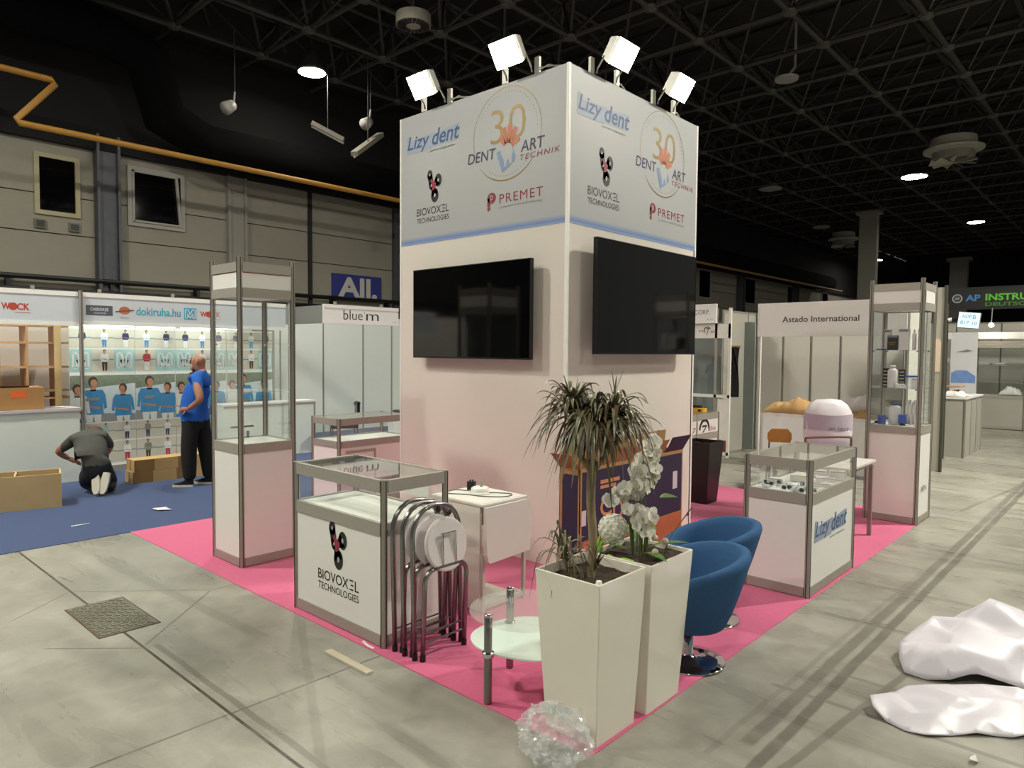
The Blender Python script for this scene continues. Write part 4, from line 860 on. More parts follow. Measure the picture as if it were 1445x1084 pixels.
t = thing('plaster_model', 'white dental plaster model on the middle shelf', 'dental model', (1.48, 3.80, ZM)); MB().prism(blob(.05, .035, .1, 20), 0, .03).build('base', PACKW, t)
for k in range(7):
    a = PI*k/6; MB().ball((.036*math.cos(a), .022*math.sin(a)-.005, .035), .009, 7, 5).build('tooth', PACKW, t)
t = thing('blue_dispenser', 'blue plastic dispenser right of the canister', 'dispenser', (1.51, 3.82, ZB)); MB().box(-.035, -.03, .02, .035, .03, .11).build('body', BLUEP, t); MB().lathe([(.028, 0), (.03, .01), (.02, .025), (.01, .03)], 12, (0, -.01, 0)).build('foot', BLACKP, t)
t = thing('blue_dispenser', 'blue plastic cup holder left of the canister', 'dispenser', (1.31, 3.82, ZB)); MB().cbox(-.035, -.03, 0, .035, .03, .095, .008).build('body', BLUEP, t); MB().tube([(-.05, -.02, .005), (-.05, -.02, .03)], .014).build('knob', BLACKP, t)
def towel(u, v): return (1.53+.14*u+.006*math.sin(8*v), 3.90+.02*math.sin(20*u)+.01*math.sin(9*v), ZB+.004+.26*v)
o = MB().grid(towel, 30, 8).build('towel', CLOTHW, None, True); s = o.modifiers.new('thick', 'SOLIDIFY'); s.thickness = .012; tag(o, 'white pleated towel standing on the showcase base', 'towel')
for k, (x, y, lab) in enumerate(((1.60, 3.76, 'white dental tray piece at the front of the showcase base'), (1.66, 3.77, 'smaller dental tray piece by the right post'))):
    t = thing('tray_piece', lab, 'dental tray', (x, y, ZB)); MB().prism(blob(.03, .018, .2, 16), 0, .012).build('body', PACKW, t); MB().bar((.02, 0, .006), (.06, -.01, .006), .008).build('handle', STEEL, t)
# inside the Lizy dent counter
ZC = .752; rg = random.Random(5)
for k, (x, y, w, d, h, lab) in enumerate(((1.30, 1.02, .11, .08, .035, 'white box lying near the front left of the counter'), (1.42, 1.22, .16, .10, .05, 'green-edged white box propped up in the counter'), (1.56, 1.35, .14, .1, .03, 'flat white box in the middle of the counter'), (1.58, 1.12, .17, .12, .025, 'wide flat white box under the glass'), (1.44, 1.5, .15, .12, .06, 'white box at the back of the counter'), (1.60, 1.50, .12, .1, .07, 'pinkish white box by the aisle-side glass'))):
    t = boxitem('sample_box', lab, 'box', (x, y, ZC), w, d, h, PACKW, rg.uniform(-.5, .5), mat('lime_print', '#9fb83e', .5) if k == 1 else None, 'sample boxes in the counter')
for k, (x, y) in enumerate(((1.28, .80), (1.36, .85), (1.42, .79), (1.50, .84), (1.56, .78), (1.63, .80), (1.38, .95), (1.50, .98), (1.62, .92), (1.29, .92))):
    t = thing('sample_vial', 'small clear vial with a black cap lying in the counter', 'vial', (x, y, ZC+.016), rg.uniform(0, 6.28), 'black-capped vials in the counter')
    MB().tube([(-.03, 0, 0), (.025, 0, 0)], .013, 9).build('body', CLEARP, t, True); MB().tube([(.025, 0, 0), (.045, 0, 0)], .015, 9).build('cap', BLACKP, t, True)
for k, (x, y) in enumerate(((1.33, .76), (1.45, .9), (1.54, .74), (1.60, .86))):
    t = thing('tool_bag', 'clear bag of small parts among the vials', 'bag', (x, y, ZC), rg.uniform(0, 3), 'clear bags in the counter'); MB().ball((0, 0, .014), .04, 10, 6, sc=(1, .7, .34)).build('bag', CLEARP, t, True); MB().box(-.02, -.02, .004, .015, .01, .02).build('content', PACKW, t)
# small things behind the tower
o = MB().cbox(-.11, -.06, 0, .11, .06, .05, .01).box(-.08, -.062, .012, -.04, -.06, .04, 1).box(.04, -.062, .012, .08, -.06, .04, 1).build('tool_case', [mat('tool_yellow', '#d8a52c', .5), BLACKP]); o.location = (-.80, 3.72, 1.006); tag(o, 'yellow tool case on the logo counter behind the tower', 'tool case')
t = thing('hand_drill', 'dark hand drill lying on the yellow tool case', 'drill', (-.82, 3.72, 1.057)); MB().tube([(-.08, 0, .02), (.06, 0, .02), (.1, 0, .02)], [.02, .018, .008], 8).build('body', BLACKP, t, True); MB().bar((-.05, 0, .0), (-.08, 0, .03), .02).build('grip', BLACKP, t)
# table, covered chair and wooden chair behind the counter
t = thing('side_table', 'plain white table with steel legs behind the Lizy dent counter', 'table', (1.14, 2.72, .006)); MB().box(-.36, -.55, .715, .36, .22, .735).build('table_top', mat('table_pinkish', '#ddd3d0', .4), t); MB().box(-.33, -.52, .675, .33, .19, .715).build('apron', ALUD, t)
for x in (-.33, .325):
    for y in (-.5, .19): MB().box(x-.017, y-.017, 0, x+.017, y+.017, .68).build('leg', mat('leg_steel', '#8d8580', .4, metal=.4), t)
t = thing('covered_chair', 'big chair back under a white dome-shaped printed cover', 'covered chair', (.42, 4.85, .0), .55)
q = MB(); n = 28
prof = [(.0, 1.19, .02), (.14, 1.175, .08), (.22, 1.12, .11), (.27, 1.03, .14), (.29, .9, .15), (.29, .78, .16), (.285, .68, .15), (.25, .6, .13), (.12, .58, .08)]
vs = []
for r, z, d in prof:
    for j in range(n):
        a = 2*PI*j/n; w = 1+.025*math.sin(7*a+9*z); vs.append((max(r, .01)*math.cos(a)*w, d*math.sin(a)*w, z))
q.add(vs, [(i*n+j, i*n+(j+1) % n, (i+1)*n+(j+1) % n, (i+1)*n+j) for i in range(len(prof)-1) for j in range(n)]+[tuple(range(n)), tuple(range((len(prof)-1)*n, len(prof)*n))[::-1]])
q.build('cover', mat('cover_white', '#e3dde3', .35, var=.04, bump=.15, bscale=9), t, True)
q = MB(); q.grid(lambda u, v: (.293*math.cos(PI+PI*u), .163*math.sin(PI+PI*u), .80+.22*v*(1-.15*math.sin(PI*u))), 24, 6); q.build('lilac_band', mat('cover_lilac', '#b9aebb', .35, var=.08, bump=.2, bscale=10), t, True)
MB().text('on tour', (0, -.172, 0), X, Z, -.03, .80, .24, .045, 0, 0, .02).build('lettering', GREYINK, t)
MB().tube(smooth_path([(-.33, -.30, .45), (-.33, -.32, .68), (-.28, -.32, .72), (.15, -.30, .74), (.2, -.3, .70), (.2, -.28, .45)], 5), .015, 8).build('tube_handle', mat('tube_maroon', '#7b5a58', .35), t, True)
MB().box(-.26, -.28, .40, .26, .2, .52).build('seat', mat('seat_lilac', '#8e8a9d', .6), t); MB().lathe([(.22, 0), (.22, .03), (.05, .06), (.04, .42)], 20).build('pedestal', STEEL, t)
t = thing('wooden_chair', 'small chair with a rounded orange-brown wooden back', 'chair', (-.15, 4.75, .006), .5); PLY = mat('orange_ply', '#b8803f', .4, var=.12)
q = MB(); poly = [(-.13, .58), (.13, .58), (.15, .62), (.15, .70), (.10, .76), (-.10, .76), (-.15, .70), (-.15, .62)]; q.ext([(a, .0, b) for a, b in poly], (0, .014, 0)); soft(q.build('backrest', PLY, t), .004)
MB().cbox(-.19, -.38, .43, .19, .0, .446, .04).build('seat', PLY, t)
for x, y in ((-.16, -.34), (.16, -.34)): MB().tube([(x, y, 0), (x*.95, y+.03, .43)], .011).build('leg', STEEL, t)
for x in (-.12, .12): MB().tube([(x*1.3, .03, 0), (x*1.1, .0, .43), (x, .02, .72)], .011).build('leg', STEEL, t)

# ------------------------------------------------------------------ neighbouring stand on the left
BLUEC = mat('blue_carpet_pile', '#46557a', .95, var=.14, scale=30, bump=.25, bscale=500, spec=.1, sub=.2)
o = MB().box(-9.6, -7, 0, -3.7, 6.4, .005).build('carpet', BLUEC); tag(o, 'dark blue carpet of the neighbouring stand', 'carpet')
FAS = mat('fascia_grey_white', '#c5cbd0', .5, var=.02); STRIP = glow('strip_glow', (.93, 1, .97), BOOTHLAMP*1.1)
def fascia(label, x, y0, y1, z0, z1, prints, depth=.06, m=FAS):
    t = thing('fascia_board', label, 'fascia', (x, y0, z0)); h = z1-z0; L_ = y1-y0
    MB().box(-depth, 0, .05, 0, L_, h-.06).build('board', m, t); MB().box(-depth-.01, 0, h-.06, .008, L_, h).build('top_rail', WHITE, t); MB().box(-depth-.01, 0, 0, .008, L_, .05).build('bottom_rail', WHITE, t)
    for k in range(int(L_/.95)+1): MB().box(-.03, .2+k*.95, h, .012, .235+k*.95, h+.05).build('clip', ALU, t)
    for fn in (prints if isinstance(prints, (list, tuple)) else [prints]):
      q = MB(); fn(q, (.002, 0, 0)); q.build('logo_print', [mat('wock_red', '#b5412f', .5), TEAL, mat('tag_dark', '#4d5560', .5), PACKW, ORANGE, GREYINK, BLKINK], t)
    return t
def wock(q, O, y, z, w, h):
    q.text('W', O, Y, Z, y, z, w*.30, h, 0, 0, .03); q.flat(O, Y, Z, circ(y+.40*w, z+.5*h, .56*h, 14), 0); q.text('CK', O, Y, Z, y+.53*w, z, w*.44, h, 0, 0, .03); q.flat(O, Y, Z, [(y+.45*w, z-.4*h), (y+w, z-.4*h), (y+w, z-.33*h), (y+.45*w, z-.33*h)], 0)
fascia('left fascia board carrying only the red WOCK logo', -7.0, -5.0, -1.43, 2.04, 2.487, lambda q, O: wock(q, O, 2.736, .18, .305, .085))
Y0F = 1.39
def lg_cherokee(q, O): q.flat(O, Y, Z, [(-1.342+Y0F, .13), (-1.018+Y0F, .13), (-1.018+Y0F, .262), (-1.342+Y0F, .262)], 2); q.text('CHEROKEE', (.003, 0, 0), Y, Z, -1.29+Y0F, .19, .22, .04, 3, 0, .01); q.text('UNIFORMS', (.003, 0, 0), Y, Z, -1.25+Y0F, .15, .15, .02, 3)
def lg_dickies(q, O): q.flat(O, Y, Z, circ(-.868+Y0F, .21, .07, 20, 1.0, .78), 4); q.flat((.003, 0, 0), Y, Z, [(-.977+Y0F, .18), (-.99+Y0F, .195), (-.76+Y0F, .225), (-.74+Y0F, .21)], 2); q.text('Dickies', (.004, 0, 0), Y, Z, -.925+Y0F, .19, .115, .04, 0, .2, .01)
def lg_medical(q, O): q.text('MEDICAL', O, Y, Z, -.93+Y0F, .10, .12, .02, 5)
def lg_doki(q, O): q.text('dokiruha.hu', O, Y, Z, -.72+Y0F, .15, .602, .115, 1, 0, .018)
def lg_m(q, O): q.flat(O, Y, Z, [(-.069+Y0F, .118), (.11+Y0F, .118), (.11+Y0F, .285), (-.069+Y0F, .285)], 1); mlogo(q, (.003, 0, 0), Y, Z, -.05+Y0F, .14, .14, .12, 3, .012)
def lg_wock(q, O): wock(q, O, .165+Y0F, .167, .32, .08)
def mlogo(q, O, U, V, x, y, w, h, m, t_):
    P = [(0, 0), (0, 1), (.28, 1), (.5, .45), (.72, 1), (1, 1), (1, 0), (.76, 0), (.76, .55), (.5, .0), (.24, .55), (.24, 0)]
    P = [(x+a*w, y+b*h) for a, b in P]
    for i in range(len(P)):
        A, B = Vector(P[i]), Vector(P[(i+1) % len(P)]); d = (B-A).normalized(); n = Vector((-d.y, d.x))*t_/2
        q.flat(O, U, V, [tuple(A+n), tuple(A-n), tuple(B-n), tuple(B+n)], m)
fascia('right fascia board with dokiruha.hu and four small logos', -7.0, -1.39, 1.55, 2.06, 2.487, [lg_cherokee, lg_dickies, lg_medical, lg_doki, lg_m, lg_wock])
t = thing('stand_post', 'grey aluminium corner post between the two fascia boards', 'post', (-6.965, -1.41, .005)); q = MB(); post_geo(q, 0, 0, 0, 2.5, .024); q.build('profile', [ALU, GROOVE], t); MB().box(-.04, -.04, 0, .04, .04, .008).build('foot_plate', ALU, t)
t = thing('stand_post', 'aluminium post at the right end of the dokiruha fascia', 'post', (-6.965, 1.6, .005)); q = MB(); post_geo(q, 0, 0, 0, 2.5, .024); q.build('profile', [ALU, GROOVE], t); MB().box(-.04, -.04, 0, .04, .04, .008).build('foot_plate', ALU, t)
o = MB().box(-8.3, -7, .005, -8.25, 1.7, 2.48).build('partition_wall', WALLW); tag(o, 'white back partition of the neighbouring stand', 'partition')
o = MB().box(-8.25, 1.62, 0.005, -7.56, 1.66, 2.48).build('partition_wall', mat('grey_partition_shaded_return', '#8a8c88', .6)); tag(o, 'grey side partition between the neighbouring stand and the white one', 'partition')
for y0, y1, lab in ((-1.46, -.64, 'glowing strip lamp above the left poster'), (-.62, -.08, 'glowing strip lamp above the middle poster'), (.0, .9, 'glowing strip lamp above the right poster'), (-3.6, -1.9, 'long strip lamp over the wooden shelves')):
    t = thing('strip_lamp', lab, 'strip lamp', (-7.30, y0, 2.06)); MB().box(-.03, 0, .015, .03, y1-y0, .05).build('housing', WHITE, t); MB().box(-.022, .01, -.005, .022, y1-y0-.01, .015).build('tube', STRIP, t); MB().box(-.01, .02, .05, .01, .04, .40).box(-.01, y1-y0-.04, .05, .01, y1-y0-.02, .40).box(-.01, .0, .40, .22, .04, .42).build('hanger', ALU, t)
# photo posters: flat prints with simple figures
PB = [mat('photo_beige', '#c9c4b3', .5, var=.12, scale=3), mat('photo_teal', '#9fc6c3', .5, var=.06), mat('photo_white', '#dfe4e0', .5, var=.03), mat('photo_skin', '#b98a6d', .5), mat('photo_hair', '#4a3528', .5, var=.2), mat('photo_scrub_blue', '#3f8fc4', .5, var=.15), mat('photo_red', '#b33a45', .5), mat('photo_navy', '#2d3560', .5), mat('photo_foliage', '#7d8a76', .5, var=.4, scale=25), mat('photo_grey', '#8d9392', .5, var=.15), mat('photo_sky', '#cfdde0', .5, var=.1)]
def figure(q, O, y, z, h, shirt, legs, hair=4, face=1):
    f = h/1.0; n_ = Vector((.0004, 0, 0)); O1 = Vector(O)
    q.flat(O1, Y, Z, [(y-.10*f, z+.02*f), (y-.02*f, z), (y, z+.42*f), (y+.02*f, z), (y+.10*f, z+.02*f), (y+.12*f, z+.5*f), (y-.12*f, z+.5*f)], legs)
    q.flat(O1+n_, Y, Z, [(y-.14*f, z+.42*f), (y+.14*f, z+.42*f), (y+.13*f, z+.62*f), (y+.15*f, z+.5*f), (y+.19*f, z+.52*f), (y+.17*f, z+.72*f), (y+.13*f, z+.80*f), (y-.13*f, z+.80*f), (y-.17*f, z+.72*f), (y-.19*f, z+.52*f), (y-.15*f, z+.5*f), (y-.13*f, z+.62*f)], shirt)
    q.flat(O1+n_*2, Y, Z, [(y-.22*f, z+.57*f), (y-.17*f, z+.56*f), (y+.08*f, z+.50*f), (y+.1*f, z+.54*f)], 3); q.flat(O1+n_, Y, Z, [(y-.04*f, z+.78*f), (y+.04*f, z+.78*f), (y+.04*f, z+.86*f), (y-.04*f, z+.86*f)], 3)
    q.flat(O1+n_*2, Y, Z, circ(y, z+.92*f, .075*f, 12, .9, 1.1), hair); q.flat(O1+n_*3, Y, Z, circ(y+.012*f*face, z+.90*f, .058*f, 12, .85, 1.05), 3)
def poster(label, y0, y1, cells):
    t = thing('photo_poster', label, 'poster', (-7.5, y0, .03)); w = y1-y0
    MB().box(-.012, 0, .0, 0, w, 2.02).build('sheet', PB[2], t); MB().box(-.03, 0, -.03, .03, w, .05).build('bottom_rail', ALU, t)
    for c in cells:
        a, b, z0, z1, bgm, what = c; q = MB(); O = (.0015, 0, 0); zz0, zz1 = z0-.03, z1-.03
        q.flat(O, Y, Z, [(a*w, zz0), (b*w, zz0), (b*w, zz1), (a*w, zz1)], bgm); O = (.002, 0, 0); cw = (b-a)*w; ch = zz1-zz0; cy = (a+b)/2*w
        if what == 'M': mlogo(q, O, Y, Z, a*w+.16*cw, zz0+.18*ch, .68*cw, .64*ch, 2, .028)
        elif what == 'team':
            q.flat(O, Y, Z, [(a*w, zz1-.2), (b*w, zz1-.12), (b*w, zz1), (a*w, zz1)], 8); q.flat(O, Y, Z, [(a*w, zz0), (b*w, zz0), (b*w, zz0+.1), (a*w, zz0+.14)], 9)
            figure(q, (.0025, 0, 0), a*w+.34*cw, zz0-.28, 1.0*.92, 5, 2); figure(q, (.0045, 0, 0), a*w+.80*cw, zz0-.26, .80, 5, 2, 4, -1)
            if cw > .7: figure(q, (.0055, 0, 0), a*w+.10*cw, zz0-.3, .84, 2, 5)
            q.flat((.0075, 0, 0), Y, Z, [(a*w+.22*cw, zz0+.30), (a*w+.44*cw, zz0+.31), (a*w+.44*cw, zz0+.35), (a*w+.22*cw, zz0+.34)], 9)
        elif what:
            q.flat(O, Y, Z, [(a*w, zz0+.48*ch), (b*w, zz0+.52*ch), (b*w, zz0+.58*ch), (a*w, zz0+.54*ch)], 9); sh, lg = what; figure(q, (.0025, 0, 0), cy+.02, zz0+.01, ch*.96, sh, lg)
        # keep every print inside its sheet
        q.v = [(x, min(max(y_, a*w), b*w), min(max(z_, zz0), zz1)) for x, y_, z_ in q.v]
        q.build('photo', PB, t)
    return t
def cells(n, big0=None):
    k = 1/n; rows = []
    pick = [[(2, 5), (7, 2), (2, 5), (7, 2)], None, None, [(1, 9), (2, 7), (8, 7), (2, 7)], [(9, 7), (2, 6), (8, 4), (2, 6)]]
    for i in range(n):
        rows.append((i*k, (i+1)*k, 1.755, 2.02, 0, pick[0][(i+n) % 4])); rows.append((i*k, (i+1)*k, 1.42, 1.735, 1 if (i+n) % 2 else 0, 'M' if (i+n) % 2 else [(6, 2), (2, 4)][i % 2]))
        rows.append((i*k, (i+1)*k, .44, .69, 0, pick[3][(i+n) % 4])); rows.append((i*k, (i+1)*k, .12, .42, 0, pick[4][(i+n) % 4]))
    rows.append((0, 1, .71, 1.37, 10, 'team')); return rows
poster('photo poster left of the kneeling man, with three people in scrubs', -1.41, -.575, cells(3)); poster('middle photo poster with two people in blue scrubs', -.57, -.01, cells(2)); poster('photo poster behind the standing man', .0, .78, cells(3)); poster('rightmost photo poster, seen through the tall showcase', .80, 1.58, cells(3))
# wooden shelves behind the white counter
t = thing('bookcase', 'tall wooden cube bookcase behind the white counter', 'bookcase', (-7.95, -3.2, .005)); yy = [0, .62, 1.32, 1.68, 1.72, 1.90]
for y in (0, .34, .68, 1.01, 1.32, 1.66): MB().box(0, y, 0, .33, y+.026, 2.05).build('upright', WOODB, t)
for z in (.02, .38, .72, 1.05, 1.15, 1.47, 1.80, 2.03): MB().box(0, 0, z, .325, 1.84, z+.026).build('shelf', WOODB, t)
MB().box(.33, 1.64, 0, .36, 1.72, 2.05).build('front_batten', WOODL, t)
t = thing('low_counter', 'long white counter before the wooden shelves', 'counter', (-7.35, -3.2, .005)); MB().box(0, 0, 0, .42, 1.74, .93).build('body', mat('counter_mint', '#dfe6dd', .5, var=.02), t); MB().box(-.01, -.01, .93, .445, 1.755, .965).build('worktop', mat('worktop_grey', '#c5c2c2', .4), t)
t = thing('carton', 'brown carton with an orange label on the white counter', 'carton', (-7.1, -2.07, .975)); MB().box(-.18, -.30, 0, .12, .23, .275).build('body', CARD, t); MB().box(.12, -.12, .15, .1215, .04, .235).build('label', mat('label_orange', '#e2662a', .6), t); MB().box(-.19, -.30, .275, -.02, .23, .281).build('flap', CARDL, t); MB().add([(-.02, -.3, .275), (-.02, .1, .275), (.10, .08, .30), (.10, -.3, .30)], [(0, 1, 2, 3)]).build('flap', CARDL, t)
scrap('crumpled_tissue', 'crumpled white tissue on the counter beside the carton', 'tissue', (-7.08, -1.68, .975), [(-.05, -.07), (.06, -.06), (.07, .07), (-.03, .08)], .05)
# shelf unit lying on its back
t = thing('shelf_unit', 'half-built wooden shelf unit lying on the blue carpet', 'shelf unit', (-5.37, -2.09, .005), math.radians(-14)); D, Ln, Hh = .40, 1.8, .37
MB().box(-.02, -Ln, 0, 0, 0, Hh).build('side_board', WOODL, t); MB().box(-D, -Ln, 0, -D+.02, 0, Hh).build('side_board', WOODL, t); MB().box(-D+.02, -.02, 0, -.02, 0, Hh).build('end_board', WOODL, t); MB().box(-D+.02, -Ln, .0, -.02, -.02, .01).build('back_board', WOODB, t)
for y in (-.42, -.84, -1.26): MB().box(-D+.02, y-.01, .01, -.02, y+.01, Hh-.005).build('divider', WOODL, t)
MB().box(-.21, -Ln, .01, -.19, -.02, Hh-.04).build('long_divider', WOODB, t)
for k, lab in enumerate(('lower of the two long flat cartons on the blue carpet', 'upper of the two long flat cartons behind the standing man')):
    t = thing('long_carton', lab, 'carton', (-6.19, -1.08+.02*k, .005+.152*k), 0, 'long flat cartons'); MB().box(-.27, 0, 0, 0, 2.1, .15).build('body', CARDL, t)
    MB().box(.0, .0, .0, .0012, .25, .15).build('tape', mat('tape_brown', '#8a6a3c', .4, var=.1), t); MB().box(.0, .55, .0, .0012, .8, .15).build('tape', mat('tape_brown', '#8a6a3c', .4, var=.1), t); MB().box(-.15, -.0012, 0, -.11, 0, .15).build('end_tape', MATS['tape_brown'], t)

# ------------------------------------------------------------------ white stand with the blue'm fascia
bm_f = fascia("white fascia board reading blue'm beside the tower", -6.70, 2.075, 3.62, 2.19, 2.51, [lambda q, O: (q.text('blue', O, Y, Z, .375, .075, .39, .165, 6, 0, -.005), q.flat(O, Y, Z, circ(.80, .205, .012, 8), 5), q.text('m', O, Y, Z, .84, .075, .265, .115, 6, 0, -.005)), lambda q, O: q.text('A 23', O, Y, Z, 1.4, .055, .08, .02, 5)], .05, WHITE)
MB().box(-2.8, -.015, 0, -.05, 0, .30).build('side_return', mat('grey_partition_shaded_return', '#8a8c88', .6), bm_f)  # unlit return of the white fascia, its shade put into the grey
t = thing('partition_wall', "white panel back wall of the blue'm stand", 'partition', (-9.55, 1.7, .005))
BW = mat('panel_bright', '#e3e8e0', .55, var=.02)
for k, (a, b) in enumerate(((0, 1.14), (1.16, 2.13), (2.15, 3.14), (3.16, 3.93), (3.95, 4.94), (4.96, 6.0))): MB().box(0, a, 0, .04, b, 2.47).build('panel', BW, t)
for y in (1.15, 2.14, 3.15, 3.94, 4.95): q = MB(); post_geo(q, .035, y, 0, 2.48, .02); q.build('post', [ALU, GROOVE], t)
o = MB().box(-9.5, 7.6, .005, -6.7, 7.64, 2.47).build('partition_wall', BW); tag(o, "white end partition of the blue'm stand", 'partition')
for y, lab in ((2.4, "small arm lamp behind the left of the blue'm fascia"), (3.3, "small arm lamp behind the right of the blue'm fascia")):
    t = thing('arm_lamp', lab, 'lamp', (-6.80, y, 2.24)); MB().bar((0, 0, .0), (-.4, 0, .12), .015).build('arm', ALU, t); MB().add([(-.33, -.08, .12), (-.33, .08, .12), (-.47, .08, .06), (-.47, -.08, .06)], [(0, 1, 2, 3)]).build('lamp_face', glow('arm_lamp_glow', (.97, 1, .95), BOOTHLAMP*9), t); MB().box(-.47, -.085, .12, -.33, .085, .16).build('housing', WHITE, t)
t = thing('low_counter', 'white counter with grey edge right of the tall showcase', 'counter', (-7.1, .55, .005)); MB().box(-.34, 0, 0, 0, 1.60, .86).build('body', mat('counter_mint', '#dfe6dd', .5), t); MB().box(-.35, -.01, .86, .01, 1.61, .89).build('worktop', WHITE, t); MB().box(.0, 0, .83, .006, 1.6, .86).build('edge_profile', ALUD, t); MB().box(0, 1.57, 0, .006, 1.6, .83).build('edge_profile', ALUD, t)
t = thing('office_chair', 'black padded chair behind the empty display counter', 'chair', (-6.5, 2.58, .005), -.5); LEA = mat('black_leather', '#15100f', .3, var=.1)
MB().tube(smooth_path([(-.22, 0, .80), (-.2, .0, .84), (0, .03, .85), (.2, 0, .84), (.22, 0, .88)], 4), .03, 8).build('back_rail', LEA, t, True); soft(MB().box(-.2, -.02, .62, .2, .03, .84).build('backrest', LEA, t), .02); soft(MB().box(-.23, -.45, .44, .23, .0, .52).build('seat', LEA, t), .02)
for x in (-.21, .21):
    for y in (-.42, -.02): MB().tube([(x, y, 0), (x, y, .46)], .012).build('leg', STEEL, t)
t = thing('wire_basket', 'dark basket with loose goods beyond the empty display counter', 'basket', (-5.0, 2.35, .752)); MB().lathe([(.09, 0), (.15, .08), (.16, .085), (.14, .08), (.08, .01)], 16).build('bowl', mat('basket_dark', '#4a463c', .6), t)
for x, y in ((-.05, .02), (.04, .0), (.0, -.05)): MB().tube([(x, y, .06), (x+.05, y+.03, .14)], .02).build('goods', mat('goods_grey', '#8c8579', .6), t)
t = thing('pedestal', 'slim white pedestal carrying the dark basket', 'pedestal', (-5.0, 2.35, .005)); MB().box(-.15, -.15, 0, .15, .15, .72).build('body', WHITE, t); MB().box(-.17, -.17, .72, .17, .17, .745).build('top', WHITE, t)

# ------------------------------------------------------------------ stands on the right
def panelwall(label, p0, p1, h, n, m, name='partition_wall'):
    p0, p1 = Vector(p0+(0,)), Vector(p1+(0,)); t = thing(name, label, 'partition', p0, math.atan2(p1.y-p0.y, p1.x-p0.x)); L_ = (p1-p0).length
    for k in range(n): MB().box(L_*k/n+.02, -.02, .04, L_*(k+1)/n-.02, .02, h-.04).build('panel', m, t)
    for k in range(n+1): q = MB(); post_geo(q, L_*k/n, 0, 0, h, .02); q.build('post', [ALU, GROOVE], t)
    MB().box(0, -.018, h-.04, L_, .018, h).box(0, -.018, 0, L_, .018, .04).build('rails', ALU, t); return t
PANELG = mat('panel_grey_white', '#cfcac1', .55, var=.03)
def yfascia(label, x0, x1, y, z0, z1, prints, m=WHITE, mats=None):
    t = thing('fascia_board', label, 'fascia', (x0, y, z0)); h = z1-z0; w = x1-x0
    MB().box(0, 0, .03, w, .04, h-.03).build('board', m, t); MB().box(0, -.006, 0, w, .045, .03).box(0, -.006, h-.03, w, .045, h).box(0, -.006, .03, .02, .045, h-.03).build('frame', WHITE if m is not PRINTK else BLACKP, t)
    for fn in (prints if isinstance(prints, (list, tuple)) else [prints]):
        q = MB(); fn(q, (0, -.002, 0)); q.build('logo_print', mats or LOGOM, t)
    return t
PRINTK = mat('fascia_black', '#1c1a18', .5, var=.06)
yfascia('white fascia board reading Astado International', -1.04, 1.0, 6.05, 2.005, 2.505, lambda q, O: q.text('Astado International', O, X, Z, .375, .21, 1.07, .085, 10, 0, .012), mats=[BLKINK]*10+[mat('astado_grey', '#4b4548', .5)])
for x, lab in ((-1.02, 'white corner post at the left of the Astado stand'), (.98, 'white corner post at the right of the Astado stand')):
    t = thing('stand_post', lab, 'post', (x, 6.125, 0)); q = MB(); post_geo(q, 0, 0, 0, 2.5, .022); q.build('profile', [WHITE, GROOVE], t); MB().box(-.04, -.04, 0, .04, .04, .008).build('foot_plate', ALU, t)
panelwall('white panelled back wall of the Astado stand', (-1.9, 8.05), (1.0, 8.05), 2.48, 6, PANELG)
panelwall('right side wall of the Astado stand', (1.0, 6.1), (1.0, 8.0), 2.48, 2, PANELG)
panelwall('grey partition seen edge-on left of the Astado stand', (-1.95, 6.75), (-1.95, 10.6), 2.48, 4, mat('panel_mid_grey', '#a9a69b', .6, var=.03))  # plain grey of the panels themselves
t = thing('draped_counter', 'counter draped in white cloth at the Astado stand', 'counter', (-1.0, 6.12, 0)); MB().box(.02, .06, 0, 1.9, .6, .82).build('body', WHITE, t)
MB().grid(lambda u, v: (.0+1.93*u, .03+.012*math.sin(26*u)*(1-v)+.008*math.sin(61*u), .03+.83*v), 70, 6).build('cloth_front', CLOTHW, t, True); MB().box(.0, .02, .82, 1.93, .62, .835).build('cloth_top', CLOTHW, t)
from mathutils import noise as mnz
def heap(label, x0, x1, y0, y1, z, h, m, seed, name='cloth_heap'):
    def fn(u, v):
        e = (math.sin(PI*u)**.5)*(math.sin(PI*v)**.5); return (x0+(x1-x0)*u, y0+(y1-y0)*v-.03*e, z+.008+h*e*(.75+.45*mnz.noise(Vector((u*4+seed, v*3, seed)))+.2*mnz.noise(Vector((u*11, v*6, seed)))))
    o = MB().grid(fn, 40, 14).build(name, m, None, True); s = o.modifiers.new('thick', 'SOLIDIFY'); s.thickness = .01; tag(o, label, 'cloth'); return o
TAN = mat('tan_cloth', '#b8925f', .8, var=.12, scale=8, bump=.1, bscale=20)
heap('tan cloth heaped over the left half of the draped counter', -.99, -.15, 6.14, 6.7, .846, .26, TAN, 2.); heap('tan cloth bunched at the right of the draped counter', .18, .62, 6.14, 6.5, .846, .12, TAN, 7.)
heap('white cloth mound behind the tan cloth', -.1, .9, 6.52, 6.72, .846, .34, CLOTHW, 5.)
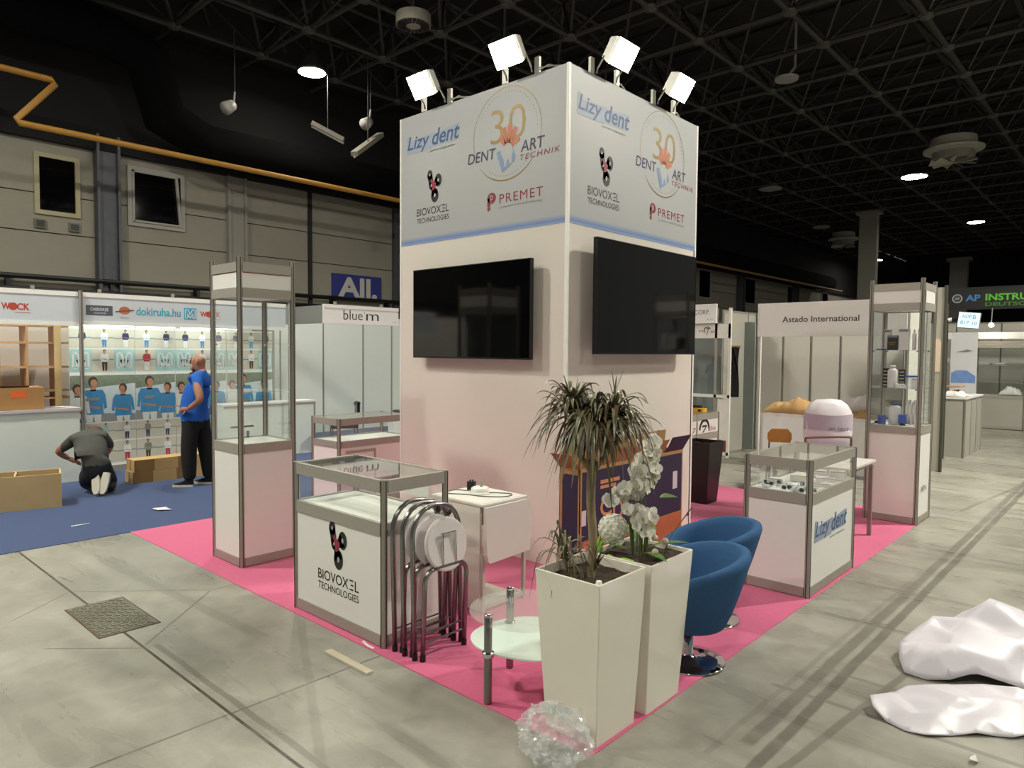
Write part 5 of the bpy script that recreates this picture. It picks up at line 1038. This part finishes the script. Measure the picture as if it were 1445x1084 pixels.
# CORP. stand
yfascia('white fascia sign ending in CORP. right of the tower', -4.4, -1.97, 6.55, 2.25, 2.57, [lambda q, O: q.text('CORP.', O, X, Z, 2.03, .15, .28, .075, 10, 0, .01), lambda q, O: q.text('A 17', O, X, Z, 2.26, .045, .11, .03, 9)], mats=[BLKINK]*9+[GREYINK, mat('corp_grey', '#6d6a80', .5)])
t = thing('glass_cabinet', 'white framed glass cabinet under the CORP. sign', 'cabinet', (-1.74, 6.62, 0)); WF = mat('frame_white', '#e6e2da', .4)
MB().box(-2.6, 0, 2.0, 0, .04, 2.24).build('header_board', WF, t); q = MB(); q.ring((0, -.003, 0), X, Z, -.42, 2.13, .05, .065, 20, 180, 12, 0); q.text('ang', (0, -.003, 0), X, Z, -.58, 2.09, .13, .05, 7); q.text('7', (0, -.004, 0), X, Z, -.44, 2.05, .05, .12, 0); q.text('als', (0, -.003, 0), X, Z, -.36, 2.09, .11, .05, 7); q.build('header_print', LOGOM, t)
for x in (-2.58, -1.3, -.26, -.02): MB().box(x-.022, 0, 0, x+.022, .04, 2.5).build('post', WF if x > -.1 or x < -1 else ALU, t)
MB().box(-2.6, 0, 1.0, 0, .05, 1.05).build('rail', WF, t); MB().box(-2.6, 0, .04, 0, .05, .09).build('rail', WF, t)
MB().box(-2.56, .016, 1.05, -.28, .022, 2.0).build('glass_pane', GLASS, t); MB().box(-.24, .016, 1.05, -.04, .022, 2.3).build('glass_pane', GLASS, t); MB().box(-2.6, .95, .05, 0, 1.0, 2.3).build('back_board', mat('cabinet_back_grey', '#7f8783', .6, var=.2, scale=2), t)  # mottled grey-green back board
MB().box(-.24, .02, .09, -.04, .03, .28).build('red_box_front', mat('dark_red', '#7e2f2a', .5), t); MB().box(-.24, .03, .29, -.04, .04, .98).build('lower_panel', WF, t)
t = thing('film_roll', 'black plastic film hanging inside the CORP. cabinet', 'plastic film', (-1.88, 7.0, .9)); MB().grid(lambda u, v: (-.1+.22*u, .03*math.sin(7*u+6*v), .1+.85*v), 12, 20).build('film', mat('black_film', '#161616', .18, bump=.6, bscale=9), t, True); MB().tube([(-.12, 0, .96), (.14, 0, .96)], .02).build('core', CARD, t)
# far stands
yfascia('black fascia board with AP INSTRU lettering in blue and green', -.55, 3.4, 15.4, 2.83, 3.36, [lambda q, O: (q.ring(O, X, Z, .43, .27, .085, .105, 0, 360, 24, 9), q.flat(O, X, Z, circ(.43, .27, .085, 20), 10), q.text('AP', (0, -.003, 0), X, Z, .38, .24, .1, .06, 9)), lambda q, O: q.text('AP', O, X, Z, .60, .20, .30, .155, 8, 0, .03), lambda q, O: q.text('INSTRUMENTS', O, X, Z, 1.00, .20, 1.6, .16, 1, 0, .03), lambda q, O: q.text('DEUTSCHLAND', O, X, Z, 1.00, .07, 1.5, .09, 2, 0, .02)], PRINTK, [BLKINK, mat('ap_green', '#63b83a', .5), mat('ap_green_dark', '#3d7a2a', .5), BLKINK, BLKINK, BLKINK, BLKINK, BLKINK, mat('ap_blue', '#3f7fc0', .5), mat('ap_silver', '#b9bcc0', .4), mat('ap_navy', '#3b4152', .4)])
panelwall('grey back wall of the AP stand', (-1.5, 17.6), (4.5, 17.6), 2.6, 6, PANELG)
t = display_case('glass_showcase', 'wide glass showcase on a grey base at the AP stand', 'showcase', (1.28, 15.5, 0), 1.05, .5, 2.12, .80, panel_m=mat('panel_mid_grey', '#a9a69b', .6), header=1.92, shelves=(1.1, 1.5))
t = display_case('glass_showcase', 'second glass showcase of the AP stand at the picture edge', 'showcase', (2.5, 15.5, 0), 1.05, .5, 2.12, .80, panel_m=mat('panel_mid_grey', '#a9a69b', .6), header=1.92, shelves=(1.1, 1.5))
heap('white cloth bundle inside the wide AP showcase', .75, 1.2, 15.6, 15.9, .81, .22, CLOTHW, 3., 'cloth_bundle')
for x, lab in ((.45, 'pale instrument tray on the upper AP shelf'), (.75, 'flat pale pack beside the instrument tray')):
    t = thing('instrument_tray', lab, 'tray', (x, 15.75, 1.507)); MB().box(-.12, -.1, 0, .12, .1, .04).build('tray', mat('tray_grey', '#8b8f86', .4), t); MB().box(-.1, -.08, .04, .08, .06, .06).build('content', PACKW, t)
t = thing('far_lamp', 'glaring lamp under the black AP fascia', 'lamp', (.60, 15.3, 2.45)); MB().ball((0, 0, 0), .05, 10, 6).build('bulb', glow('far_lamp_glow', (1, .95, .85), 120), t); MB().bar((0, 0, .04), (0, .1, .4), .02).build('arm', ALU, t)
t = thing('light_shelf', 'white lit canopy board under the AP fascia', 'canopy', (-.5, 15.6, 2.25)); MB().box(0, 0, 0, 3.5, .6, .04).build('board', WHITE, t); MB().box(0, -.02, -.12, 3.5, 0, .04).build('front_edge', WHITE, t)
t = thing('wall_poster', 'tall poster with blue motif on the far stand', 'poster', (.23, 13.0, .005)); MB().box(0, 0, .03, .48, .02, 2.22).build('sheet', mat('poster_pale', '#cfcdd0', .5, var=.06, scale=4), t); q = MB(); q.flat((0, -.003, 0), X, Z, [(.02, 1.15), (.46, 1.15), (.46, 1.3), (.3, 1.42), (.12, 1.42), (.02, 1.36)], 0); q.build('print', [mat('poster_blue', '#6e8fc4', .5, var=.25, scale=9), GREYINK], t); q = MB(); q.flat((0, -.004, 0), X, Z, [(.1, 1.8), (.3, 1.86), (.4, 1.83), (.3, 1.8)], 1); q.build('print', [mat('poster_blue', '#6e8fc4', .5, var=.25, scale=9), GREYINK], t); MB().box(0, -.02, 0, .48, .06, .03).build('foot', ALU, t)
t = thing('bar_stool', 'black bar stool beside the far showcase', 'stool', (.25, 14.2, 0)); soft(MB().box(-.17, -.17, .72, .17, .17, .79).build('seat', BLACKP, t), .02); MB().box(-.17, .13, .79, .17, .17, 1.05).build('backrest', BLACKP, t)
for x in (-.14, .14):
    for y in (-.14, .14): MB().tube([(x*1.2, y*1.2, 0), (x, y, .72)], .014).build('leg', STEEL, t)
MB().box(-.16, -.16, .28, .16, -.14, .3).build('footrest', STEEL, t)
# dark-edged walls and counters along the aisle
t = thing('stand_wall', 'grey stand wall with a rounded cream panel behind the tall showcase', 'partition', (.93, 7.6, 0)); MB().box(0, 0, 0, .19, .05, 2.75).build('board', mat('panel_mid_grey', '#a9a69b', .6), t); MB().box(.19, -.01, 0, .225, .06, 2.78).build('edge_post', mat('post_dark', '#3f3d35', .5), t)
q = MB(); poly = [(.0, 1.5), (.17, 1.5), (.17, 1.95), (.14, 1.99), (.0, 1.99)]; q.ext([(a, -.006, b) for a, b in poly], (0, .006, 0)); q.build('cream_panel', mat('cream_panel', '#d8c6b4', .5), t)
t = thing('cloth_counter', 'cloth-covered counter at the aisle past the tall showcase', 'counter', (.45, 7.0, 0)); MB().box(0, 0, 0, .45, .55, 1.02).build('body', mat('panel_mid_grey', '#a9a69b', .6), t); MB().grid(lambda u, v: (-.02+.5*u, -.03+.012*math.sin(30*u), .12+.03*math.sin(17*u)+.93*v), 40, 5).build('cloth_front', mat('cloth_grey', '#b0aaa0', .85), t, True); MB().box(-.02, -.03, 1.02, .48, .55, 1.05).build('cloth_top', mat('cloth_grey', '#b0aaa0', .85), t)
MB().grid(lambda u, v: (.478+.012*math.sin(24*u), -.02+.57*u, .14+.03*math.sin(15*u)+.91*v), 30, 5).build('cloth_side', mat('cloth_grey', '#b0aaa0', .85), t, True)
t = thing('aisle_counter', 'grey panelled counter farther along the aisle', 'counter', (.72, 9.5, 0)); MB().box(0, 0, 0, .40, 1.5, 1.0).build('body', mat('panel_mid_grey', '#a9a69b', .6), t); MB().box(-.02, -.02, 1.0, .42, 1.52, 1.03).build('worktop', WHITE, t)
for y in (0, .5, 1.0, 1.5): MB().box(.39, y-.02, 0, .41, y+.02, 1.0).build('profile', ALU, t)
heap('folded white cloth on the far aisle counter', .74, 1.1, 9.55, 9.95, 1.03, .14, CLOTHW, 6., 'folded_cloth'); o = MB().cbox(.78, 9.6, 1.19, 1.04, 9.9, 1.215, .03).build('wood_tray', WOODB); tag(o, 'small wooden tray on the folded white cloth', 'tray')
# lit stand-number sign on its arm
t = thing('light_sign', 'tilted lit sign box with pale blue figures', 'light sign', (1.05, 9.0, 2.33), .12); t.rotation_euler = (0, .10, .12)
MB().box(0, .01, -.13, .30, .25, .13).build('case', mat('case_grey', '#8b857c', .5), t); MB().box(.005, .0, -.122, .297, .01, .122).build('light_face', glow('sign_face', (.86, .96, 1.), 1.3), t); SG = mat('sign_figures', '#7fa6c8', .5); q = MB(); q.text('AOP', (0, -.002, 0), X, Z, .045, .03, .14, .055, 0, 0, .02); q.text('B', (0, -.002, 0), X, Z, .20, .025, .045, .06, 0, 0, .02); q.text('017', (0, -.002, 0), X, Z, .04, -.07, .12, .06, 0, 0, .02); q.text('10', (0, -.002, 0), X, Z, .20, -.075, .07, .06, 0, 0, .02); q.build('figures', SG, t)
MB().bar((0, .13, 0), (-.09, .13, -.02), .05).build('bracket', BLACKP, t); MB().tube([(-.09, .13, 0), (-.14, .13, -.02)], .03).build('arm_end', WHITE, t)
t = thing('stand_post', 'dark post carrying the lit sign box', 'post', (.865, 9.13, 0)); q = MB(); post_geo(q, 0, 0, 0, 2.6, .03); q.build('profile', [mat('post_dark', '#3f3d35', .5), GROOVE], t); MB().box(-.05, -.05, 0, .05, .05, .01).build('foot_plate', ALU, t)

# ------------------------------------------------------------------ people
def skin_body(name, parent, nodes, links, root, mats, pick, sub=3):
    me = bpy.data.meshes.new(name); bm = bmesh.new(); sk = bm.verts.layers.skin.verify(); V = {}
    for k, (p, r) in nodes.items():
        v = bm.verts.new(p); rr = r if isinstance(r, tuple) else (r, r); v[sk].radius = rr; V[k] = v
        if k == root: v[sk].use_root = True
    for a, b in links: bm.edges.new((V[a], V[b]))
    bm.to_mesh(me); bm.free(); o = bpy.data.objects.new(name, me); COL.objects.link(o)
    s = o.modifiers.new('skin', 'SKIN'); s.use_smooth_shade = True; d = o.modifiers.new('sub', 'SUBSURF'); d.levels = sub; d.render_levels = sub
    dg = bpy.context.evaluated_depsgraph_get(); dg.update(); nm = bpy.data.meshes.new_from_object(o.evaluated_get(dg)); bpy.data.objects.remove(o); bpy.data.meshes.remove(me)
    nm.materials.clear()
    for m in mats: nm.materials.append(m)
    for p in nm.polygons: p.material_index = pick(p.center); p.use_smooth = True
    o = bpy.data.objects.new(name, nm); put(o, parent); return o
SKIN = mat('skin', '#a8755a', .55, var=.06, scale=20); SHIRTB = mat('blue_tshirt', '#1f5fb8', .9, var=.1, scale=10, bump=.25, bscale=18); PANTS = mat('black_trousers', '#141312', .9, var=.2, scale=10, bump=.3, bscale=14); SHIRTG = mat('grey_tshirt', '#4a4a46', .9, var=.1, scale=10, bump=.25, bscale=18); HAIRS = mat('cropped_hair', '#5a4638', .8, var=.2, scale=60); SOLE = mat('pale_sole', '#cfcabb', .6, var=.1); NAVYT = mat('navy_trousers', '#16171f', .9, var=.2, bump=.3, bscale=14)
def hand(parent, wrist, direction, normal, m, curl=.5, s=1., thumb=1):
    # palm plus five bent fingers, each a tapering chain rooted in the palm
    w = Vector(wrist); d = Vector(direction).normalized(); n = Vector(normal); n = (n-d*n.dot(d)).normalized(); x = d.cross(n); q = MB()
    q.tube([w-d*.02*s, w+d*.03*s, w+d*.075*s, w+d*.095*s], [.024*s, .032*s, .036*s, .026*s], 8)
    for k, L_ in enumerate((.07, .078, .072, .055)):
        b = w+d*.085*s+x*(.024-.016*k)*s; e1 = b+(d*math.cos(curl*.5)+n*math.sin(curl*.5))*L_*.45*s; e2 = e1+(d*math.cos(curl*1.6)+n*math.sin(curl*1.6))*L_*.35*s; e3 = e2+(d*math.cos(curl*2.4)+n*math.sin(curl*2.4))*L_*.25*s
        q.tube([b-d*.02*s, e1, e2, e3], [.0095*s, .009*s, .008*s, .006*s], 6)
    b = w+d*.03*s+x*.028*s*thumb; q.tube([b, b+(d*.5+x*.8*thumb+n*.3)*.035*s, b+(d*.85+x*.7*thumb+n*.5)*.065*s], [.012*s, .0105*s, .008*s], 6)
    return q.build('hand', m, parent, True)
RH = Vector((math.cos(YAW), math.sin(YAW), 0)); FH = Vector((-math.sin(YAW), math.cos(YAW), 0))
man = thing('person', 'bald man in a blue T-shirt and black trousers, hand on hip', 'person', (-5.60, -.56, .005), YAW)
N_ = {'pel': ((.045, 0, .86), (.155, .15)), 'bel': ((.015, 0, 1.03), (.185, .17)), 'mid': ((.045, 0, 1.16), (.175, .165)), 'che': ((.105, 0, 1.30), (.15, .165)), 'ut': ((.125, 0, 1.40), (.09, .11)), 'nk': ((.115, 0, 1.475), .062), 'h0': ((.085, 0, 1.53), .082), 'h1': ((.085, 0, 1.60), .098), 'h2': ((.092, 0, 1.66), .07),
      'sN': ((.14, -.17, 1.38), .075), 'uN': ((.185, -.24, 1.26), .062), 'eN': ((.24, -.31, 1.11), .047), 'wN': ((.06, -.25, 1.0), .03),
      'sF': ((.11, .17, 1.38), .075), 'uF': ((.03, .21, 1.27), .06), 'eF': ((-.09, .2, 1.16), .046), 'wF': ((-.045, .09, 1.37), .03),
      'hN': ((.02, -.09, .80), (.115, .11)), 'kN': ((-.01, -.1, .46), .1), 'cN': ((-.005, -.1, .28), .095), 'aN': ((.0, -.1, .07), .075), 'hF': ((.07, .09, .80), (.115, .11)), 'kF': ((.12, .1, .46), .1), 'cF': ((.145, .1, .28), .092), 'aF': ((.16, .1, .07), .075)}
Lk = [('pel', 'bel'), ('bel', 'mid'), ('mid', 'che'), ('che', 'ut'), ('ut', 'nk'), ('nk', 'h0'), ('h0', 'h1'), ('h1', 'h2'), ('ut', 'sN'), ('sN', 'uN'), ('uN', 'eN'), ('eN', 'wN'), ('ut', 'sF'), ('sF', 'uF'), ('uF', 'eF'), ('eF', 'wF'), ('pel', 'hN'), ('hN', 'kN'), ('kN', 'cN'), ('cN', 'aN'), ('pel', 'hF'), ('hF', 'kF'), ('kF', 'cF'), ('cF', 'aF')]
def pickA(c):
    if c.z > 1.475: return 0
    if c.z < .84: return 2
    if c.y < -.2 and (c.z < 1.2): return 0
    if c.y < -.265: return 0
    if c.x < -.01 and c.y > .06 and c.z > 1.06 and (c.x < -.05 or c.z > 1.24) and c.z < 1.42 and c.y > .08: return 0
    return 1
skin_body('body', man, N_, Lk, 'pel', [SKIN, SHIRTB, PANTS], pickA)
hand(man, (.06, -.25, 1.0), (-.85, .1, -.1), (.2, .6, -.5), SKIN, .5, .95); hand(man, (-.045, .09, 1.37), (.2, -.5, .8), (.7, -.2, -.2), SKIN, .7, .95)
q = MB(); q.tube([(-.005, 0, 1.60), (-.032, 0, 1.575), (-.012, 0, 1.562)], [.012, .016, .012], 8); q.build('nose', SKIN, man, True)
MB().ball((.105, -.093, 1.585), .026, 10, 6, sc=(.8, .35, 1.25)).build('ear', SKIN, man, True); MB().ball((.105, .093, 1.585), .026, 10, 6, sc=(.8, .35, 1.25)).build('ear', SKIN, man, True)
for s_ in (-1, 1): MB().ball((.004, .035*s_, 1.602), .011, 8, 5).build('eye', mat('eye_dark', '#2a211d', .3), man); MB().tube([(.008, .02*s_, 1.622), (.012, .055*s_, 1.624)], .006, 5).build('eyebrow', HAIRS, man)
MB().tube([(.0, -.025, 1.535), (-.008, 0, 1.534), (.0, .025, 1.535)], .007, 6).build('mouth', mat('lips', '#8d5548', .5), man, True)
MB().tube([(.035, 0, 1.505), (-.002, 0, 1.51)], [.05, .035], 9).build('chin', SKIN, man, True)
def shoe(parent, p, rz, sole_up=False):
    o = bpy.data.objects.new('shoe', None); q = MB()
    P = [(.05, .0), (.045, .038), (-.06, .046), (-.16, .042), (-.205, .02), (-.205, -.02), (-.16, -.042), (-.06, -.046), (.045, -.038)]
    q.prism([(x, y) for x, y in P], 0, .028, 1)
    top = [(x*.93, y*.93, .028) for x, y in P]; up_ = [(.045, 0, .10), (.035, .035, .10), (-.045, .036, .085), (-.12, .034, .055), (-.18, .015, .045), (-.18, -.015, .045), (-.12, -.034, .055), (-.045, -.036, .085), (.035, -.035, .10)]
    n = 9; q.add(top+up_, [(i, (i+1) % n, n+(i+1) % n, n+i) for i in range(n)]+[tuple(range(n, 2*n))], 0)
    o = q.build('shoe', [BLACKP, SOLE], parent); o.location = p; o.rotation_euler = rz; return o
shoe(man, (.0, -.1, 0), (0, 0, .15)); shoe(man, (.16, .1, 0), (0, 0, -.1))
kn = thing('person', 'kneeling man in a grey T-shirt bent over the shelf unit', 'person', (-5.70, -1.58, .005), YAW)
N_ = {'pel': ((-.10, .0, .30), (.165, .16)), 'wst': ((-.13, .05, .42), (.17, .16)), 'mid': ((-.18, .1, .53), (.185, .165)), 'che': ((-.25, .16, .63), (.185, .15)), 'ut': ((-.27, .21, .70), (.12, .1)), 'nk': ((-.285, .27, .72), .062), 'h0': ((-.295, .33, .72), .085), 'h1': ((-.30, .38, .69), .09), 'h2': ((-.305, .42, .65), .06),
      'sL': ((-.42, .13, .64), .075), 'uL': ((-.52, .15, .57), .06), 'eL': ((-.64, .17, .49), .046), 'wL': ((-.55, .24, .40), .031), 'sR': ((-.12, .25, .66), .075), 'uR': ((-.13, .38, .55), .06), 'eR': ((-.22, .46, .44), .046), 'wR': ((-.36, .42, .40), .03),
      'hL': ((-.19, .05, .26), .125), 'kL': ((-.36, .27, .085), .08), 'aL': ((-.06, .03, .07), .055), 'hR': ((-.01, .05, .26), .125), 'kR': ((-.12, .38, .085), .08), 'aR': ((.05, .06, .07), .055)}
Lk = [('pel', 'wst'), ('wst', 'mid'), ('mid', 'che'), ('che', 'ut'), ('ut', 'nk'), ('nk', 'h0'), ('h0', 'h1'), ('h1', 'h2'), ('ut', 'sL'), ('sL', 'uL'), ('uL', 'eL'), ('eL', 'wL'), ('ut', 'sR'), ('sR', 'uR'), ('uR', 'eR'), ('eR', 'wR'), ('pel', 'hL'), ('hL', 'kL'), ('kL', 'aL'), ('pel', 'hR'), ('hR', 'kR'), ('kR', 'aR')]
def pickB(c):
    if c.y > .265 and c.z > .6 and -.42 < c.x < -.19: return 3 if c.z > .68 or c.y > .36 else 0
    if c.x < -.56 or (c.x < -.40 and c.z < .49): return 0
    if c.y > .40 or (c.y > .3 and c.z < .52 and c.z > .3 and c.x > -.45): return 0
    if c.z < .365+.1*(c.x+.1)*.6: return 2
    return 1
skin_body('body', kn, N_, Lk, 'pel', [SKIN, SHIRTG, NAVYT, HAIRS], pickB)
hand(kn, (-.55, .24, .40), (.75, .1, -.3), (.1, .2, -.9), SKIN, .35, .95); hand(kn, (-.36, .42, .40), (-.8, -.2, -.3), (0, 0, -1), SKIN, .5, .95)
MB().ball((-.30, .36, .70), .1, 14, 8, sc=(.98, 1.05, .98)).build('hair', HAIRS, kn, True)
for sx in (-1, 1): MB().ball((-.30+.098*sx, .385, .675), .024, 8, 6, sc=(.4, .8, 1.2)).build('ear', SKIN, kn, True)
for p, r_ in (((-.055, -.055, .235), -.15), ((.055, -.035, .235), .12)):
    o = shoe(kn, p, (0, 0, 0)); o.rotation_euler = Matrix(((0, 1, .0), (0, 0, -1), (-1, 0, 0))).to_euler()
    o.rotation_euler = (Matrix.Rotation(r_, 3, 'Y') @ Matrix(((0, 1, 0), (.25, 0, 1), (1, 0, -.25))).to_3x3().normalized()).to_euler()
